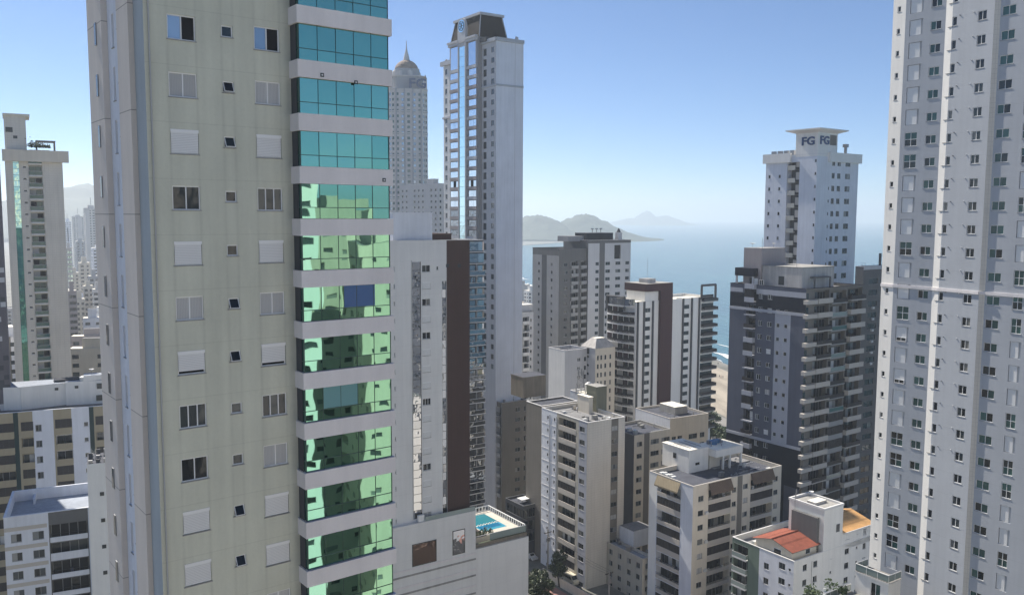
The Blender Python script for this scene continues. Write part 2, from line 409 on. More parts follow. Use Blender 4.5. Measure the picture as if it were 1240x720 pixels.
# ------------------------------------------------------------------ walls with real openings
def wall_grid(mb, O, ang, L, z0, z1, opens, stripes, mat):
    """O local xy of the wall's left end seen from outside"""
    dx, dy = cos(ang), sin(ang); nx, ny = -dy, dx      # n points into the wall
    def P(s, z, d=0): return (O[0]+dx*s+nx*d, O[1]+dy*s+ny*d, z)
    ops = []
    for (s0, s1, a, b, d, bm) in opens:
        s0 = max(s0, .02); s1 = min(s1, L-.02); a = max(a, z0+.02); b = min(b, z1-.02)
        if s1-s0 > .05 and b-a > .05: ops.append((s0, s1, a, b, d, bm))
    st = []
    for (s0, s1, a, b, m) in stripes: st.append((max(0, s0), min(L, s1), max(z0, a), min(z1, b), m))
    # split into vertical columns so that the grid stays small
    xs = sorted(set([0, L]+[round(q, 4) for o in ops for q in o[:2]]+[round(q, 4) for o in st for q in o[:2]]))
    for i in range(len(xs)-1):
        sa, sb = xs[i], xs[i+1]
        if sb-sa < 1e-4: continue
        m_ = (sa+sb)/2
        oc = [o for o in ops if o[0] < m_ < o[1]]; sc = [o for o in st if o[0] < m_ < o[1]]
        zs = sorted(set([z0, z1]+[round(q, 4) for o in oc for q in o[2:4]]+[round(q, 4) for o in sc for q in o[2:4]]))
        for j in range(len(zs)-1):
            za, zb = zs[j], zs[j+1]
            if zb-za < 1e-4: continue
            mz = (za+zb)/2; hit = None
            for o in oc:
                if o[2] < mz < o[3]: hit = o; break
            if hit: continue
            mt = mat
            for o in sc:
                if o[2] < mz < o[3]: mt = o[4]
            mb.quad(P(sa, za), P(sb, za), P(sb, zb), P(sa, zb), mt)
    for (s0, s1, a, b, d, bm) in ops:
        mt = mat
        for o in st:
            if o[0] <= (s0+s1)/2 <= o[1] and o[2] <= (a+b)/2 <= o[3]: mt = o[4]
        mb.quad(P(s0, a), P(s1, a), P(s1, a, d), P(s0, a, d), mt)
        mb.quad(P(s0, b, d), P(s1, b, d), P(s1, b), P(s0, b), mt)
        mb.quad(P(s0, a), P(s0, a, d), P(s0, b, d), P(s0, b), mt)
        mb.quad(P(s1, a, d), P(s1, a), P(s1, b), P(s1, b, d), mt)
        mb.quad(P(s0, a, d), P(s1, a, d), P(s1, b, d), P(s0, b, d), bm)

class Bld:
    """rectangular building: near corner under photo point (u,v) at distance Y; R wall runs right-away, L wall runs left-away"""
    def __init__(s, name, label, cat, u, v, Y, uL=None, uR=None, ang=34, group=None, La=None, Lb=None, mat='white', zb=0, matL=None, xy=None, zt=None):
        s.name = name; s.g = R(ang); s.mat = mat; s.matL = matL or mat
        if xy: s.x, s.y = xy; s.zt = zt
        else:
            s.x, s.zt = at_y(u, v, Y); s.y = Y
        s.a = (cos(s.g), sin(s.g)); s.b = (-sin(s.g), cos(s.g))
        s.La = La if La is not None else s.reach(s.a, uR); s.Lb = Lb if Lb is not None else s.reach(s.b, uL, left=True)
        s.root = empty(name, (s.x, s.y, 0), s.g); tag(s.root, label, cat, group)
        s.zb = zb; s.op = {'R': [], 'L': []}; s.st = {'R': [], 'L': []}; s.items = []; s.off = {'R': 0, 'L': 0}
    def reach(s, d, u, left=False):
        lo, hi = 0., 90.
        for _ in range(45):
            m = (lo+hi)/2; uu = proj(s.x+d[0]*m, s.y+d[1]*m, s.zt)[0]
            if (uu > u) if left else (uu < u): lo = m
            else: hi = m
        return lo
    def W(s, x, y): return (s.x+s.a[0]*x+s.b[0]*y, s.y+s.a[1]*x+s.b[1]*y)
    def loc(s, u, v, z):
        X, Y = at_z(u, v, z); dx, dy = X-s.x, Y-s.y
        return dx*s.a[0]+dy*s.a[1], dx*s.b[0]+dy*s.b[1]
    def face(s, f):
        if f == 'R': return (0, 0), 0., s.La
        if f == 'L': return (0, s.Lb), -pi/2, s.Lb
    def hit(s, f, u, v, off=0):
        """photo point -> (s,z) on wall f (moved outward by off)"""
        d = ray(u, v)
        if f == 'R': n = s.b; P0 = s.W(0, -off)
        else: n = s.a; P0 = s.W(-off, 0)
        k = (P0[0]*n[0]+P0[1]*n[1])/(d.x*n[0]+d.y*n[1]); X, Y, Z = d.x*k, d.y*k, HC+d.z*k
        dx, dy = X-s.x, Y-s.y
        if f == 'R': return dx*s.a[0]+dy*s.a[1], Z
        return s.Lb-(dx*s.b[0]+dy*s.b[1]), Z
    def pos(s, f, t):
        return s.W(t, 0) if f == 'R' else s.W(0, s.Lb-t)
    def rows(s, f, u, v0, v1, n, extra=0):
        """z of n evenly pitched floors between photo rows v0 (top) and v1; extra more below"""
        t, z0 = s.hit(f, u, v0); X, Y = s.pos(f, t); z1 = z_of(X, Y, v1)
        dz = (z0-z1)/(n-1); s.dz = dz
        return [z0-dz*i for i in range(n+extra)]
    def win(s, f, us, zs, h, style='slide', fr='frame_white', pane='pane_dark', vref=None, name='window', d=.2, w=None, styles=None, sub=False, off=0):
        v = vref if vref is not None else None
        if isinstance(us, tuple):
            vv = v if v is not None else proj(*s.pos(f, 1), zs[0])[1]
            t0 = s.hit(f, us[0], vv)[0]; t1 = s.hit(f, us[1], vv)[0]
        else:
            vv = v if v is not None else proj(*s.pos(f, 1), zs[0])[1]
            c = s.hit(f, us, vv)[0]; t0, t1 = c-w/2, c+w/2
        ww = t1-t0; c = (t0+t1)/2
        for i, z in enumerate(zs):
            st = styles[i % len(styles)] if styles else style
            if st is None: continue
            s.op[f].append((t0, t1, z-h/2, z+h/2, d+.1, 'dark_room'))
            (fm, pm), key = window_mb(ww, h, st, fr, pane, d=min(d, .12))
            s.items.append((name, f, c, z-h/2, fm, pm, key, sub))
    def winm(s, f, t0, t1, zs, h, **kw):
        """the same with metres along the wall"""
        st = kw.pop('styles', None); style = kw.pop('style', 'slide'); fr = kw.pop('fr', 'frame_white'); pane = kw.pop('pane', 'pane_dark'); name = kw.pop('name', 'window'); d = kw.pop('d', .2); sub = kw.pop('sub', False)
        for i, z in enumerate(zs):
            q = st[i % len(st)] if st else style
            if q is None: continue
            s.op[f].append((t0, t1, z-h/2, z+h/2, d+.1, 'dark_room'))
            (fm, pm), key = window_mb(t1-t0, h, q, fr, pane, d=min(d, .12))
            s.items.append((name, f, (t0+t1)/2, z-h/2, fm, pm, key, sub))
    def balc(s, f, us, zs, fh, style='solid', pr=0., dep=1.2, slab='slab_white', door='pane_dark', vref=None, styles=None, back=None, cut=True, m=None):
        """zs = floor levels of the balconies"""
        if m: t0, t1 = m
        else:
            vv = vref if vref is not None else proj(*s.pos(f, 1), zs[0])[1]
            t0 = s.hit(f, us[0], vv)[0]; t1 = s.hit(f, us[1], vv)[0]
        t0 = max(t0, .05); t1 = min(t1, (s.La if f == 'R' else s.Lb)-.05)
        for i, z in enumerate(zs):
            st = styles[i % len(styles)] if styles else style
            if st is None: continue
            if cut: s.op[f].append((t0, t1, z-.2, z+fh-.42, dep, back or s.mat))
            (fm, _), key = balcony_mb(t1-t0-.01, fh, st, pr, dep, slab, door, seed=i % 5)
            s.items.append(('balcony', f, (t0+t1)/2, z, fm, None, key, False))
        return t0, t1
    def stripe(s, f, us, mat, z0=-1, z1=999, vref=None):
        vv = vref if vref is not None else proj(*s.pos(f, 1), (s.zt+min(s.zt, 999))/2-3)[1]
        t0 = s.hit(f, us[0], vv)[0]; t1 = s.hit(f, us[1], vv)[0]
        s.st[f].append((t0, t1, z0, z1, mat)); return t0, t1
    def band(s, f, z0, z1, mat, out=.08, t0=None, t1=None, name='ledge'):
        """a string course / cornice proud of the wall"""
        (O, an, L) = s.face(f); t0 = 0 if t0 is None else t0; t1 = L if t1 is None else t1
        m = MB(); m.box(t0, t1, -out, -.003, z0, z1, mat); s.put(name, f, 0, 0, m)
    def put(s, name, f, t, z, mb, parent=None):
        (O, an, L) = s.face(f)
        return link(name, mb.mesh(name), parent or s.root, (O[0]+cos(an)*t, O[1]+sin(an)*t, z), an)
    def block(s, x0, x1, y0, y1, z0, z1, mat, name='penthouse', top=None, ops=None, cap=.0):
        m = MB(); m.box(x0, x1, y0, y1, z0, z1, mat, top)
        if cap: m.box(x0-cap, x1+cap, y0-cap, y1+cap, z1+.003, z1+.22, mat, top)
        return link(name, m.mesh(name), s.root)
    def roof(s, mat='roof_grey', ph=.9, cap='slab_white', th=.22, capo=.05):
        m = MB(); a, b, z = s.La, s.Lb, s.zt
        m.quad((th, th, z-ph), (a-th, th, z-ph), (a-th, b-th, z-ph), (th, b-th, z-ph), mat)
        for (p, q) in (((th, th), (a-th, th)), ((a-th, th), (a-th, b-th)), ((a-th, b-th), (th, b-th)), ((th, b-th), (th, th))):
            m.quad((*q, z-ph), (*p, z-ph), (*p, z), (*q, z), s.mat)
        o = capo
        m.box(-o, a+o, -o, th+.02, z+.002, z+.10, cap); m.box(-o, a+o, b-th-.02, b+o, z+.002, z+.10, cap)
        m.box(-o, th+.02, th+.02, b-th-.02, z+.002, z+.10, cap); m.box(a-th-.02, a+o, th+.02, b-th-.02, z+.002, z+.10, cap)
        link('roof', m.mesh('roof'), s.root)
    def finish(s, back=None):
        m = MB()
        wall_grid(m, (0, 0), 0, s.La, s.zb, s.zt, s.op['R'], s.st['R'], s.mat)
        wall_grid(m, (0, s.Lb), -pi/2, s.Lb, s.zb, s.zt, s.op['L'], s.st['L'], s.matL)
        bm = back or s.mat
        m.quad((s.La, 0, s.zb), (s.La, s.Lb, s.zb), (s.La, s.Lb, s.zt), (s.La, 0, s.zt), bm)
        m.quad((s.La, s.Lb, s.zb), (0, s.Lb, s.zb), (0, s.Lb, s.zt), (s.La, s.Lb, s.zt), bm)
        link('wall', m.mesh('wall'), s.root)
        place_items(s.root, s.items, s.face, lambda x, y: s.W(x, y))
        return s
def place_items(root, items, face, W):
    by = {}
    for it in items: by.setdefault(it[0], []).append(it)
    for name, L in by.items():
        def imp(it):
            (O, an, LL) = face(it[1]); x, y = W(O[0]+cos(an)*it[2], O[1]+sin(an)*it[2]); u, v = proj(x, y, it[3]+.5)
            out = 0 if (0 < u < 1240 and 0 < v < 720) else 500
            return out + sqrt(x*x+y*y)
        L = sorted(L, key=imp); rest = MB()
        for i, (nm, f, t, z, fm, pm, key, sub) in enumerate(L):
            (O, an, LL) = face(f); px, py = O[0]+cos(an)*t, O[1]+sin(an)*t
            if i < 100:
                if pm is not None and sub:
                    fo = link(nm, cmesh((key, 'f'), fm, nm), root, (px, py, z), an)
                    link('shutter' if key[3] in ('shutter', 'shutgap') else 'pane', cmesh((key, 'p'), pm, 'pane'), fo)
                else:
                    k2 = (key, 'all')
                    if k2 not in MESHC:
                        al = MB(); al.add(fm, Matrix())
                        if pm: al.add(pm, Matrix())
                        MESHC[k2] = al.mesh(nm)
                    link(nm, MESHC[k2], root, (px, py, z), an)
            else:
                M = Matrix.Translation((px, py, z)) @ Matrix.Rotation(an, 4, 'Z')
                rest.add(fm, M)
                if pm: rest.add(pm, M)
        if rest.v:
            o = link(name, rest.mesh(name), root); o['kind'] = 'stuff'
def antenna(root, x, y, z, h, name='antenna'):
    m = MB(); m.bar((x, y, z), (x, y, z+h), .05, 'metal_grey', 5)
    for k in (.55, .7, .85): m.bar((x-.6*(1.2-k), y, z+h*k), (x+.6*(1.2-k), y, z+h*k), .025, 'metal_grey', 4)
    return link(name, m.mesh(name), root)
def tank(root, x, y, z, r=.8, h=1.3, mat='tank_blue', name='water_tank'):
    m = MB(); m.cyl(x, y, z, z+h*.8, r*.85, r, 16, mat); m.cyl(x, y, z+h*.8+.003, z+h, r*.9, r*.35, 16, mat); return link(name, m.mesh(name), root)
def dish(root, x, y, z, r=.5):
    m = MB(); m.bar((x, y, z), (x, y, z+.9), .04, 'metal_grey', 5); b = len(m.v)
    m.cyl(x, y, z+.9, z+1.15, .08, r, 12, 'shutter', cap=False); return link('satellite_dish', m.mesh('satellite_dish'), root)
def clutter(s, n, z, x0, x1, y0, y1, seed=1):
    """roof-top gear: vents, pipe runs, small housings"""
    rs = random.Random(seed)
    for i in range(n):
        x = rs.uniform(x0, x1); y = rs.uniform(y0, y1); c = rs.random(); m = MB()
        if c < .4:
            w = rs.uniform(.3, .7); m.box(x-w, x+w, y-w*.6, y+w*.6, z+.003, z+rs.uniform(.4, 1.1), rs.choice(['ac_white', 'concrete', 'metal_grey'])); nm = 'vent_box'
        elif c < .7:
            m.bar((x, y, z+.12), (x+rs.uniform(1.5, 4), y, z+.12), .06, rs.choice(['metal_grey', 'rail_white']), 5); nm = 'pipe'
        else:
            m.cyl(x, y, z+.003, z+rs.uniform(.5, 1.0), .12, .12, 8, 'metal_grey'); m.cyl(x, y, z+1.0, z+1.15, .22, .1, 8, 'metal_grey'); nm = 'vent_pipe'
        link(nm, m.mesh(nm), s.root)

def merge(sub, main):
    """make a sub-volume's parts parts of the main thing"""
    Mi = main.root.matrix_basis.inverted(); Ms = sub.root.matrix_basis
    dx, dy = sub.x-main.x, sub.y-main.y
    ox = dx*main.a[0]+dy*main.a[1]; oy = dx*main.b[0]+dy*main.b[1]; da = sub.g-main.g
    for ch in list(sub.root.children):
        lx, ly, lz = ch.location; ch.parent = main.root
        ch.location = (ox+lx*cos(da)-ly*sin(da), oy+lx*sin(da)+ly*cos(da), lz); ch.rotation_euler.z += da
    bpy.data.objects.remove(sub.root)

# ------------------------------------------------------------------ ground, sea, beach, hills, haze
def structure(name, me, kind='structure', loc=(0, 0, 0)):
    o = link(name, me, None, loc); o['kind'] = kind; return o
def lerp(a, b, t): return a+(b-a)*t
SH = [(700, -2200), (448, -1000), (237, 0), (127, 523), (18, 1040), (-60, 1500), (-90, 2000), (-20, 2500), (150, 2900), (330, 3150), (480, 3300)]
m, t, p = _new('ground'); 
n1 = nd(t, 'ShaderNodeTexNoise'); n1.inputs['Scale'].default_value = .05; n1.inputs['Detail'].default_value = 10; n1.inputs['Roughness'].default_value = .75
g1 = nd(t, 'ShaderNodeNewGeometry'); t.links.new(g1.outputs['Position'], n1.inputs[0])
r1 = nd(t, 'ShaderNodeValToRGB'); r1.color_ramp.elements[0].color = (.08, .085, .07, 1); r1.color_ramp.elements[1].color = (.26, .25, .225, 1)
r1.color_ramp.elements[0].position = .35; r1.color_ramp.elements[1].position = .65
t.links.new(n1.outputs[0], r1.inputs[0]); t.links.new(r1.outputs[0], p.inputs['Base Color']); p.inputs['Roughness'].default_value = .9
g = MB()
land = [(-9000, -2200)] + SH + [(480, 4200), (-9000, 4200)]
g.poly([(x, y, 0) for x, y in land], 'ground'); structure('ground', g.mesh('ground'))
# sand
m, t, p = _new('sand')
n1 = nd(t, 'ShaderNodeTexNoise'); n1.inputs['Scale'].default_value = .06; n1.inputs['Detail'].default_value = 9; n1.inputs['Roughness'].default_value = .65
g1 = nd(t, 'ShaderNodeNewGeometry'); mp = nd(t, 'ShaderNodeMapping'); mp.inputs['Rotation'].default_value = (0, 0, R(-12)); mp.inputs['Scale'].default_value = (1.6, .35, 1)
t.links.new(g1.outputs['Position'], mp.inputs[0]); t.links.new(mp.outputs[0], n1.inputs[0])
r1 = nd(t, 'ShaderNodeValToRGB'); r1.color_ramp.elements[0].color = (.22, .19, .15, 1); r1.color_ramp.elements[1].color = (.40, .35, .28, 1)
r1.color_ramp.elements[0].position = .38; r1.color_ramp.elements[1].position = .62
t.links.new(n1.outputs[0], r1.inputs[0]); t.links.new(r1.outputs[0], p.inputs['Base Color']); p.inputs['Roughness'].default_value = .95
wn = nd(t, 'ShaderNodeTexNoise'); wn.inputs['Scale'].default_value = .9; wn.inputs['Detail'].default_value = 6; t.links.new(g1.outputs['Position'], wn.inputs[0])
bp = nd(t, 'ShaderNodeBump'); bp.inputs['Strength'].default_value = .8; bp.inputs['Distance'].default_value = .25; t.links.new(wn.outputs[0], bp.inputs['Height']); t.links.new(bp.outputs[0], p.inputs['Normal'])
wallmat('wet_sand', (.16, .145, .12), .2, rough=.3)
g = MB(); pts = SH[0:8]
def shx(y):
    for (x0, y0), (x1, y1) in zip(SH, SH[1:]):
        if y0 <= y <= y1: return lerp(x0, x1, (y-y0)/(y1-y0))
ys = list(range(-400, 2000, 20))
for y0, y1 in zip(ys, ys[1:]):
    a0, a1 = shx(y0), shx(y1); w0 = 66+3*sin(y0*.011); w1 = 66+3*sin(y1*.011)
    s0 = 3.5*sin(y0*.023)+2*sin(y0*.061); s1 = 3.5*sin(y1*.023)+2*sin(y1*.061)
    g.quad((a0-w0, y0, .03), (a0-6+s0, y0, .03), (a1-6+s1, y1, .03), (a1-w1, y1, .03), 'sand')
    g.quad((a0-6+s0, y0, .03), (a0+9+s0, y0, -1.3), (a1+9+s1, y1, -1.3), (a1-6+s1, y1, .03), 'wet_sand')
structure('beach', g.mesh('beach'))
# sea
m, t, p = _new('sea_water')
p.inputs['Base Color'].default_value = (.030, .105, .125, 1); p.inputs['Roughness'].default_value = .22; p.inputs['IOR'].default_value = 1.33
g1 = nd(t, 'ShaderNodeNewGeometry'); hs = []
for sc, det in ((.012, 4), (.06, 5), (.35, 3)):
    n1 = nd(t, 'ShaderNodeTexNoise'); n1.inputs['Scale'].default_value = sc; n1.inputs['Detail'].default_value = det
    mp = nd(t, 'ShaderNodeMapping'); mp.inputs['Rotation'].default_value = (0, 0, R(14)); mp.inputs['Scale'].default_value = (2.4, .5, 1)
    t.links.new(g1.outputs['Position'], mp.inputs[0]); t.links.new(mp.outputs[0], n1.inputs[0]); hs.append(n1.outputs[0])
hh = mathn(t, 'ADD', mathn(t, 'MULTIPLY', hs[0], 1.6), mathn(t, 'ADD', mathn(t, 'MULTIPLY', hs[1], .9), mathn(t, 'MULTIPLY', hs[2], .35)))
bp = nd(t, 'ShaderNodeBump'); bp.inputs['Strength'].default_value = .9; bp.inputs['Distance'].default_value = 1.0
t.links.new(hh, bp.inputs['Height']); t.links.new(bp.outputs[0], p.inputs['Normal'])
cr = nd(t, 'ShaderNodeValToRGB'); cr.color_ramp.elements[0].position = .35; cr.color_ramp.elements[1].position = .7
cr.color_ramp.elements[0].color = (.022, .085, .11, 1); cr.color_ramp.elements[1].color = (.05, .15, .165, 1)
t.links.new(hs[0], cr.inputs[0]); t.links.new(cr.outputs[0], p.inputs['Base Color'])
g = MB(); g.quad((-14000, -2400, -.8), (14000, -2400, -.8), (14000, 15500, -.8), (-14000, 15500, -.8), 'sea_water'); structure('sea', g.mesh('sea'))
# surf: lines of foam along the shore
plain('foam', (.80, .82, .82), .6)
g = MB(); rs = random.Random(4)
for off, wid, ph in ((2, 3.2, 0), (14, 6.5, 1.7), (31, 3.0, 4.2)):
    for y0 in range(-300, 1500, 5):
        y1 = y0+5
        def ed(y): return shx(y)+off+3.5*sin(y*.023)+2*sin(y*.061+ph)+1.5*sin(y*.17+ph)
        def wd(y): return max(.15, wid*(.55+.45*sin(y*.045+ph*2)+.25*sin(y*.31)))
        if off == 31 and sin(y0*.02+1) < .0: continue
        g.quad((ed(y0), y0, -.62), (ed(y0)+wd(y0), y0, -.62), (ed(y1)+wd(y1), y1, -.62), (ed(y1), y1, -.62), 'foam')
structure('surf', g.mesh('surf'), 'stuff')
# hills
wallmat('hill_green', (.050, .065, .042), .5, scale=.01, bump=0)
def hill(name, bumps, x0, x1, y0, y1, nx, ny, seed, base=-3):
    rs = random.Random(seed); ph = [(rs.uniform(0, 6), rs.uniform(0, 6), rs.uniform(.6, 1.4)) for _ in range(6)]
    g = MB()
    def h(x, y):
        z = 0
        for (cx, cy, sx, sy, a) in bumps:
            d = ((x-cx)/sx)**2+((y-cy)/sy)**2; z = max(z, a*math.exp(-d)) if True else z
        zz = 0
        for i, (a, b, c) in enumerate(ph):
            k = 2**(i*.7)/ (x1-x0)*14; zz += sin(x*k*c+a)*cos(y*k*c*1.1+b)/(1.55**i)
        nz = noise.fractal(Vector((x, y, 0))*(9/(x1-x0)), .75, 2.1, 7); return z*(1+.03*zz+.17*nz)+.10*z*noise.fractal(Vector((x, y, 7))*(40/(x1-x0)), .8, 2.1, 5)
    for j in range(ny+1):
        for i in range(nx+1):
            x = lerp(x0, x1, i/nx); y = lerp(y0, y1, j/ny); g.v.append((x, y, base+h(x, y)))
    for j in range(ny):
        for i in range(nx):
            a = j*(nx+1)+i; g.f.append((a, a+1, a+nx+2, a+nx+1)); g.m.append(g.k('hill_green'))
    me = g.mesh(name)
    for pl in me.polygons: pl.use_smooth = True
    structure(name, me)
hill('headland', [(105, 3450, 155, 260, 92), (290, 3500, 165, 240, 94), (400, 3460, 110, 160, 40), (-150, 3700, 300, 320, 60)], -700, 760, 3050, 4200, 260, 120, 3)
hill('island', [(1490, 9600, 150, 300, 150), (1690, 9650, 230, 300, 100), (1330, 9600, 230, 300, 70)], 700, 2700, 8900, 10400, 220, 50, 5)
hill('inland_hill', [(-1760, 3500, 380, 500, 205), (-2400, 3600, 600, 600, 170), (-1150, 3650, 420, 500, 120)], -4200, -300, 2700, 4150, 90, 50, 9)
# haze
hm = bpy.data.materials.new('haze'); hm.use_nodes = True; ht = hm.node_tree
for n in list(ht.nodes):
    if n.type != 'OUTPUT_MATERIAL': ht.nodes.remove(n)
hv = ht.nodes.new('ShaderNodeVolumePrincipled'); hv.inputs['Color'].default_value = (.80, .90, 1.0, 1); hv.inputs['Density'].default_value = 2.0e-4; hv.inputs['Anisotropy'].default_value = .35
ht.links.new(hv.outputs[0], ht.nodes[0].inputs['Volume']); MATS['haze'] = hm
g = MB(); g.box(-14500, 14500, -2600, 15900, -6, 260, 'haze'); structure('haze', g.mesh('haze'), 'stuff')

# streets (asphalt sheets, kerbed pavements, painted marks)
def strip(name, pts, mat, z):
    g = MB(); g.poly([(x, y, z) for x, y in pts], mat); return structure(name, g.mesh(name))
GA = R(34); ga = (cos(GA), sin(GA)); gb = (sin(GA), -cos(GA))     # a: right-away, b: right-towards
def gp(o, i, j): return (o[0]+ga[0]*i+gb[0]*j, o[1]+ga[1]*i+gb[1]*j)
o = at_z(655, 693, 0)      # foot of the tall grey-beige block's left end
def gquad(i0, i1, j0, j1): return [gp(o, i0, j0), gp(o, i0, j1), gp(o, i1, j1), gp(o, i1, j0)]
strip('road', gquad(-13.5, -5.5, -150, 130), 'asphalt', .004)
g = MB()
for (i0, i1, mt) in ((-5.5, -2.2, 'pink_paving'), (-16.5, -13.5, 'paving')):
    q = gquad(i0, i1, -150, 130); g.prism(q, 0, .14, mt)
structure('pavement', g.mesh('pavement'))
g = MB()
for k in range(-36, 32): g.poly([(x, y, .009) for x, y in gquad(-9.6, -9.4, k*4.0, k*4.0+2)], 'frame_white')
structure('road_marking', g.mesh('road_marking'))
g = MB(); g.poly([(x, y, .012) for x, y in gquad(-30, 110, 36, 45)], 'asphalt'); structure('cross_road', g.mesh('cross_road'))
pts = [(shx(y)-66, y) for y in range(-200, 1201, 50)]
g = MB(); g2 = MB()
for (a, b) in zip(pts, pts[1:]):
    g.poly([(a[0]-20, a[1], .02), (a[0]-8, a[1], .02), (b[0]-8, b[1], .02), (b[0]-20, b[1], .02)], 'asphalt')
    g2.poly([(a[0]-8, a[1], .15), (a[0]+1, a[1], .15), (b[0]+1, b[1], .15), (b[0]-8, b[1], .15)], 'paving')
structure('seafront_road', g.mesh('seafront_road')); structure('promenade', g2.mesh('promenade'))

# ================================================================== BUILDINGS
# ---- the near olive-green tower with the glazed corner
def olive_tower():
    B = Bld('apartment_tower', 'near olive-green tower with a green mirrored-glass corner bay and white bands', 'apartment tower', 0, 0, 0, xy=(-19.18, 45.78), zt=112, La=13.95, Lb=10.6, ang=37.9, mat='olive', matL='white_blue', uL=0, uR=0)
    k0 = 97.91; ks = list(range(-2, 16)); Z = [k0-3*k for k in ks]
    s1 = {-2: 'curtain', -1: 'shutter', 0: 'half', 1: 'curtain', 2: 'shutter', 3: 'slide', 4: 'shutter', 5: 'curtain', 6: 'shutgap', 7: 'three', 8: 'slide', 9: 'shutter', 10: 'shutter', 11: 'slide', 12: 'curtain', 13: 'shutter', 14: 'slide', 15: 'shutter'}
    s3 = {-2: 'shutter', -1: 'curtain', 0: 'half', 1: 'curtain', 2: 'shutter', 3: 'three', 4: 'shutter', 5: 'curtain', 6: 'shutgap', 7: 'three', 8: 'curtain', 9: 'shutter', 10: 'shutter', 11: 'curtain', 12: 'slide', 13: 'shutter', 14: 'slide', 15: 'curtain'}
    B.win('R', (202, 236.5), Z, 1.30, styles=[s1[k] for k in ks], vref=33, sub=True, d=.16)
    B.win('R', (307.5, 338), Z, 1.30, styles=[s3[k] for k in ks], vref=47, sub=True, d=.16)
    B.win('R', (267.7, 281.5), [z+.12 for z in Z], .62, styles=['hopper' if k % 4 in (1, 2) else 'single' for k in ks], vref=34, name='small_window', sub=True, d=.16)
    # side: stepped cladding piers with slot windows between
    def y_at(u): return B.Lb-B.hit('L', u, 265)[0]
    ya, yb, yc, yd = y_at(170), y_at(156), y_at(150), y_at(139)
    B.st['L'].append((B.Lb-ya, B.Lb, -1, 999, 'grey_chamfer'))
    lz = [k0-3*k+.6 for k in ks]
    B.winm('L', B.Lb-yb-2.2, B.Lb-yb-1.75, lz, 1.9, style='single', name='slot_window', d=.15)
    B.winm('L', B.Lb-yb-1.0, B.Lb-yb-.7, [z+.4 for z in lz], .9, style='single', name='slot_window', d=.15)
    def pier(y0, y1, out):
        m = MB(); m.box(-out, -.004, y0, y1, 0, 112, 'beige_clad'); return link('cladding_pier', m.mesh('cladding_pier'), B.root)
    pier(ya, yb, .28); pier(yd, B.Lb+.3, .34)
    for z in lz:
        m = MB(); m.box(-.40, -.345, yd+1.1, yd+1.5, z-.5, z+.8, 'frame_grey'); m.quad((-.402, yd+1.14, z-.46), (-.402, yd+1.14, z+.76), (-.402, yd+1.46, z+.76), (-.402, yd+1.46, z-.46), 'pane_dark'); link('slot_window', m.mesh('slot_window'), B.root)
    # rain pipe beside the chamfer and fine horizontal joints come with the wall material
    m = MB(); m.bar((.25, -.06, 0), (.25, -.06, 112), .04, 'slat_line', 6); link('rain_pipe', m.mesh('rain_pipe'), B.root)
    # glazed corner bay
    x0, _ = B.hit('R', 358.5, 290); x0 = 8.10; x1 = 13.88; P = 1.0
    X, Y = B.W(x0, -P); zt0 = z_of(X, Y, 28)
    rs = random.Random(12)
    body = MB(); body.box(x0-.05, x1+.04, -.70, -.01, 0, 112, 'dark_grey'); link('bay_core', body.mesh('bay_core'), B.root)
    for k in range(-2, 15):
        zt = zt0-3*k-.0; zg = zt-2.0
        bd = MB(); bd.box(x0-.16, x1+.18, -P-.20, -.005, zt-3.0+.0, zg-.02, 'band_white'); link('parapet_band', bd.mesh('parapet_band'), B.root)
        gl = MB(); mu = MB(); n = 5; w = (x1-x0)/n
        for i in range(n):
            xa, xb = x0+i*w, x0+(i+1)*w
            for (za, zb) in ((zg, zg+.62), (zg+.66, zt)):
                tz = rs.uniform(-.004, .004); tx = rs.uniform(-.006, .006)
                gl.quad((xa, -P-tz, za), (xb, -P+tz, za), (xb, -P+tz+tx, zb), (xa, -P-tz+tx, zb), 'mirror_green')
            mu.box(xa-.013, xa+.013, -P-.025, -P+.02, zg, zt, 'frame_green')
        mu.box(x0, x1, -P-.022, -P+.02, zg+.62, zg+.66, 'frame_green'); mu.box(x1-.02, x1+.02, -P-.03, -.7, zg, zt, 'frame_green')
        for (za, zb) in ((zg, zg+.62), (zg+.66, zt)): gl.quad((x0, -.02, za), (x0, -P, za), (x0, -P, zb), (x0, -.02, zb), 'mirror_side')
        gl.quad((x1, -P, zg), (x1, -.02, zg), (x1, -.02, zt), (x1, -P, zt), 'mirror_side')
        mu.box(x0-.02, x0+.03, -P-.03, -P+.03, zg, zt, 'frame_green'); mu.box(x0-.015, x0, -P, -.02, zg+.62, zg+.66, 'frame_green')
        go = link('glazing', gl.mesh('glazing'), B.root); link('mullions', mu.mesh('mullions'), go)
        if k in (0, 5, 7):       # panes with a blind drawn down behind them
            i0, i1, mt = {0: (1, 3, 'blind_teal'), 5: (2.25, 4.1, 'blind_blue'), 7: (1, 3, 'blind_teal')}[k]
            bl = MB(); bl.quad((x0+i0*w+.03, -P-.012, zg+.68), (x0+i1*w-.03, -P-.012, zg+.68), (x0+i1*w-.03, -P-.012, zt-.02), (x0+i0*w+.03, -P-.012, zt-.02), mt)
            if k == 0: bl = None
            if bl: link('blind', bl.mesh('blind'), go)
    for (u, v, k) in ((390, 91, 0), (431, 100, 0), (465, 218, 2)):
        t_, z_ = B.hit('R', u, v, P+.2); m = MB(); q = P+.2
        m.box(t_-.11, t_+.11, -q-.03, -q-.002, z_-.11, z_+.11, 'frame_dark'); m.box(t_-.05, t_+.05, -q-.04, -q-.031, z_-.05, z_+.05, 'slab_white'); link('vent', m.mesh('vent'), B.root)
    B.roof(); B.finish()
olive_tower()

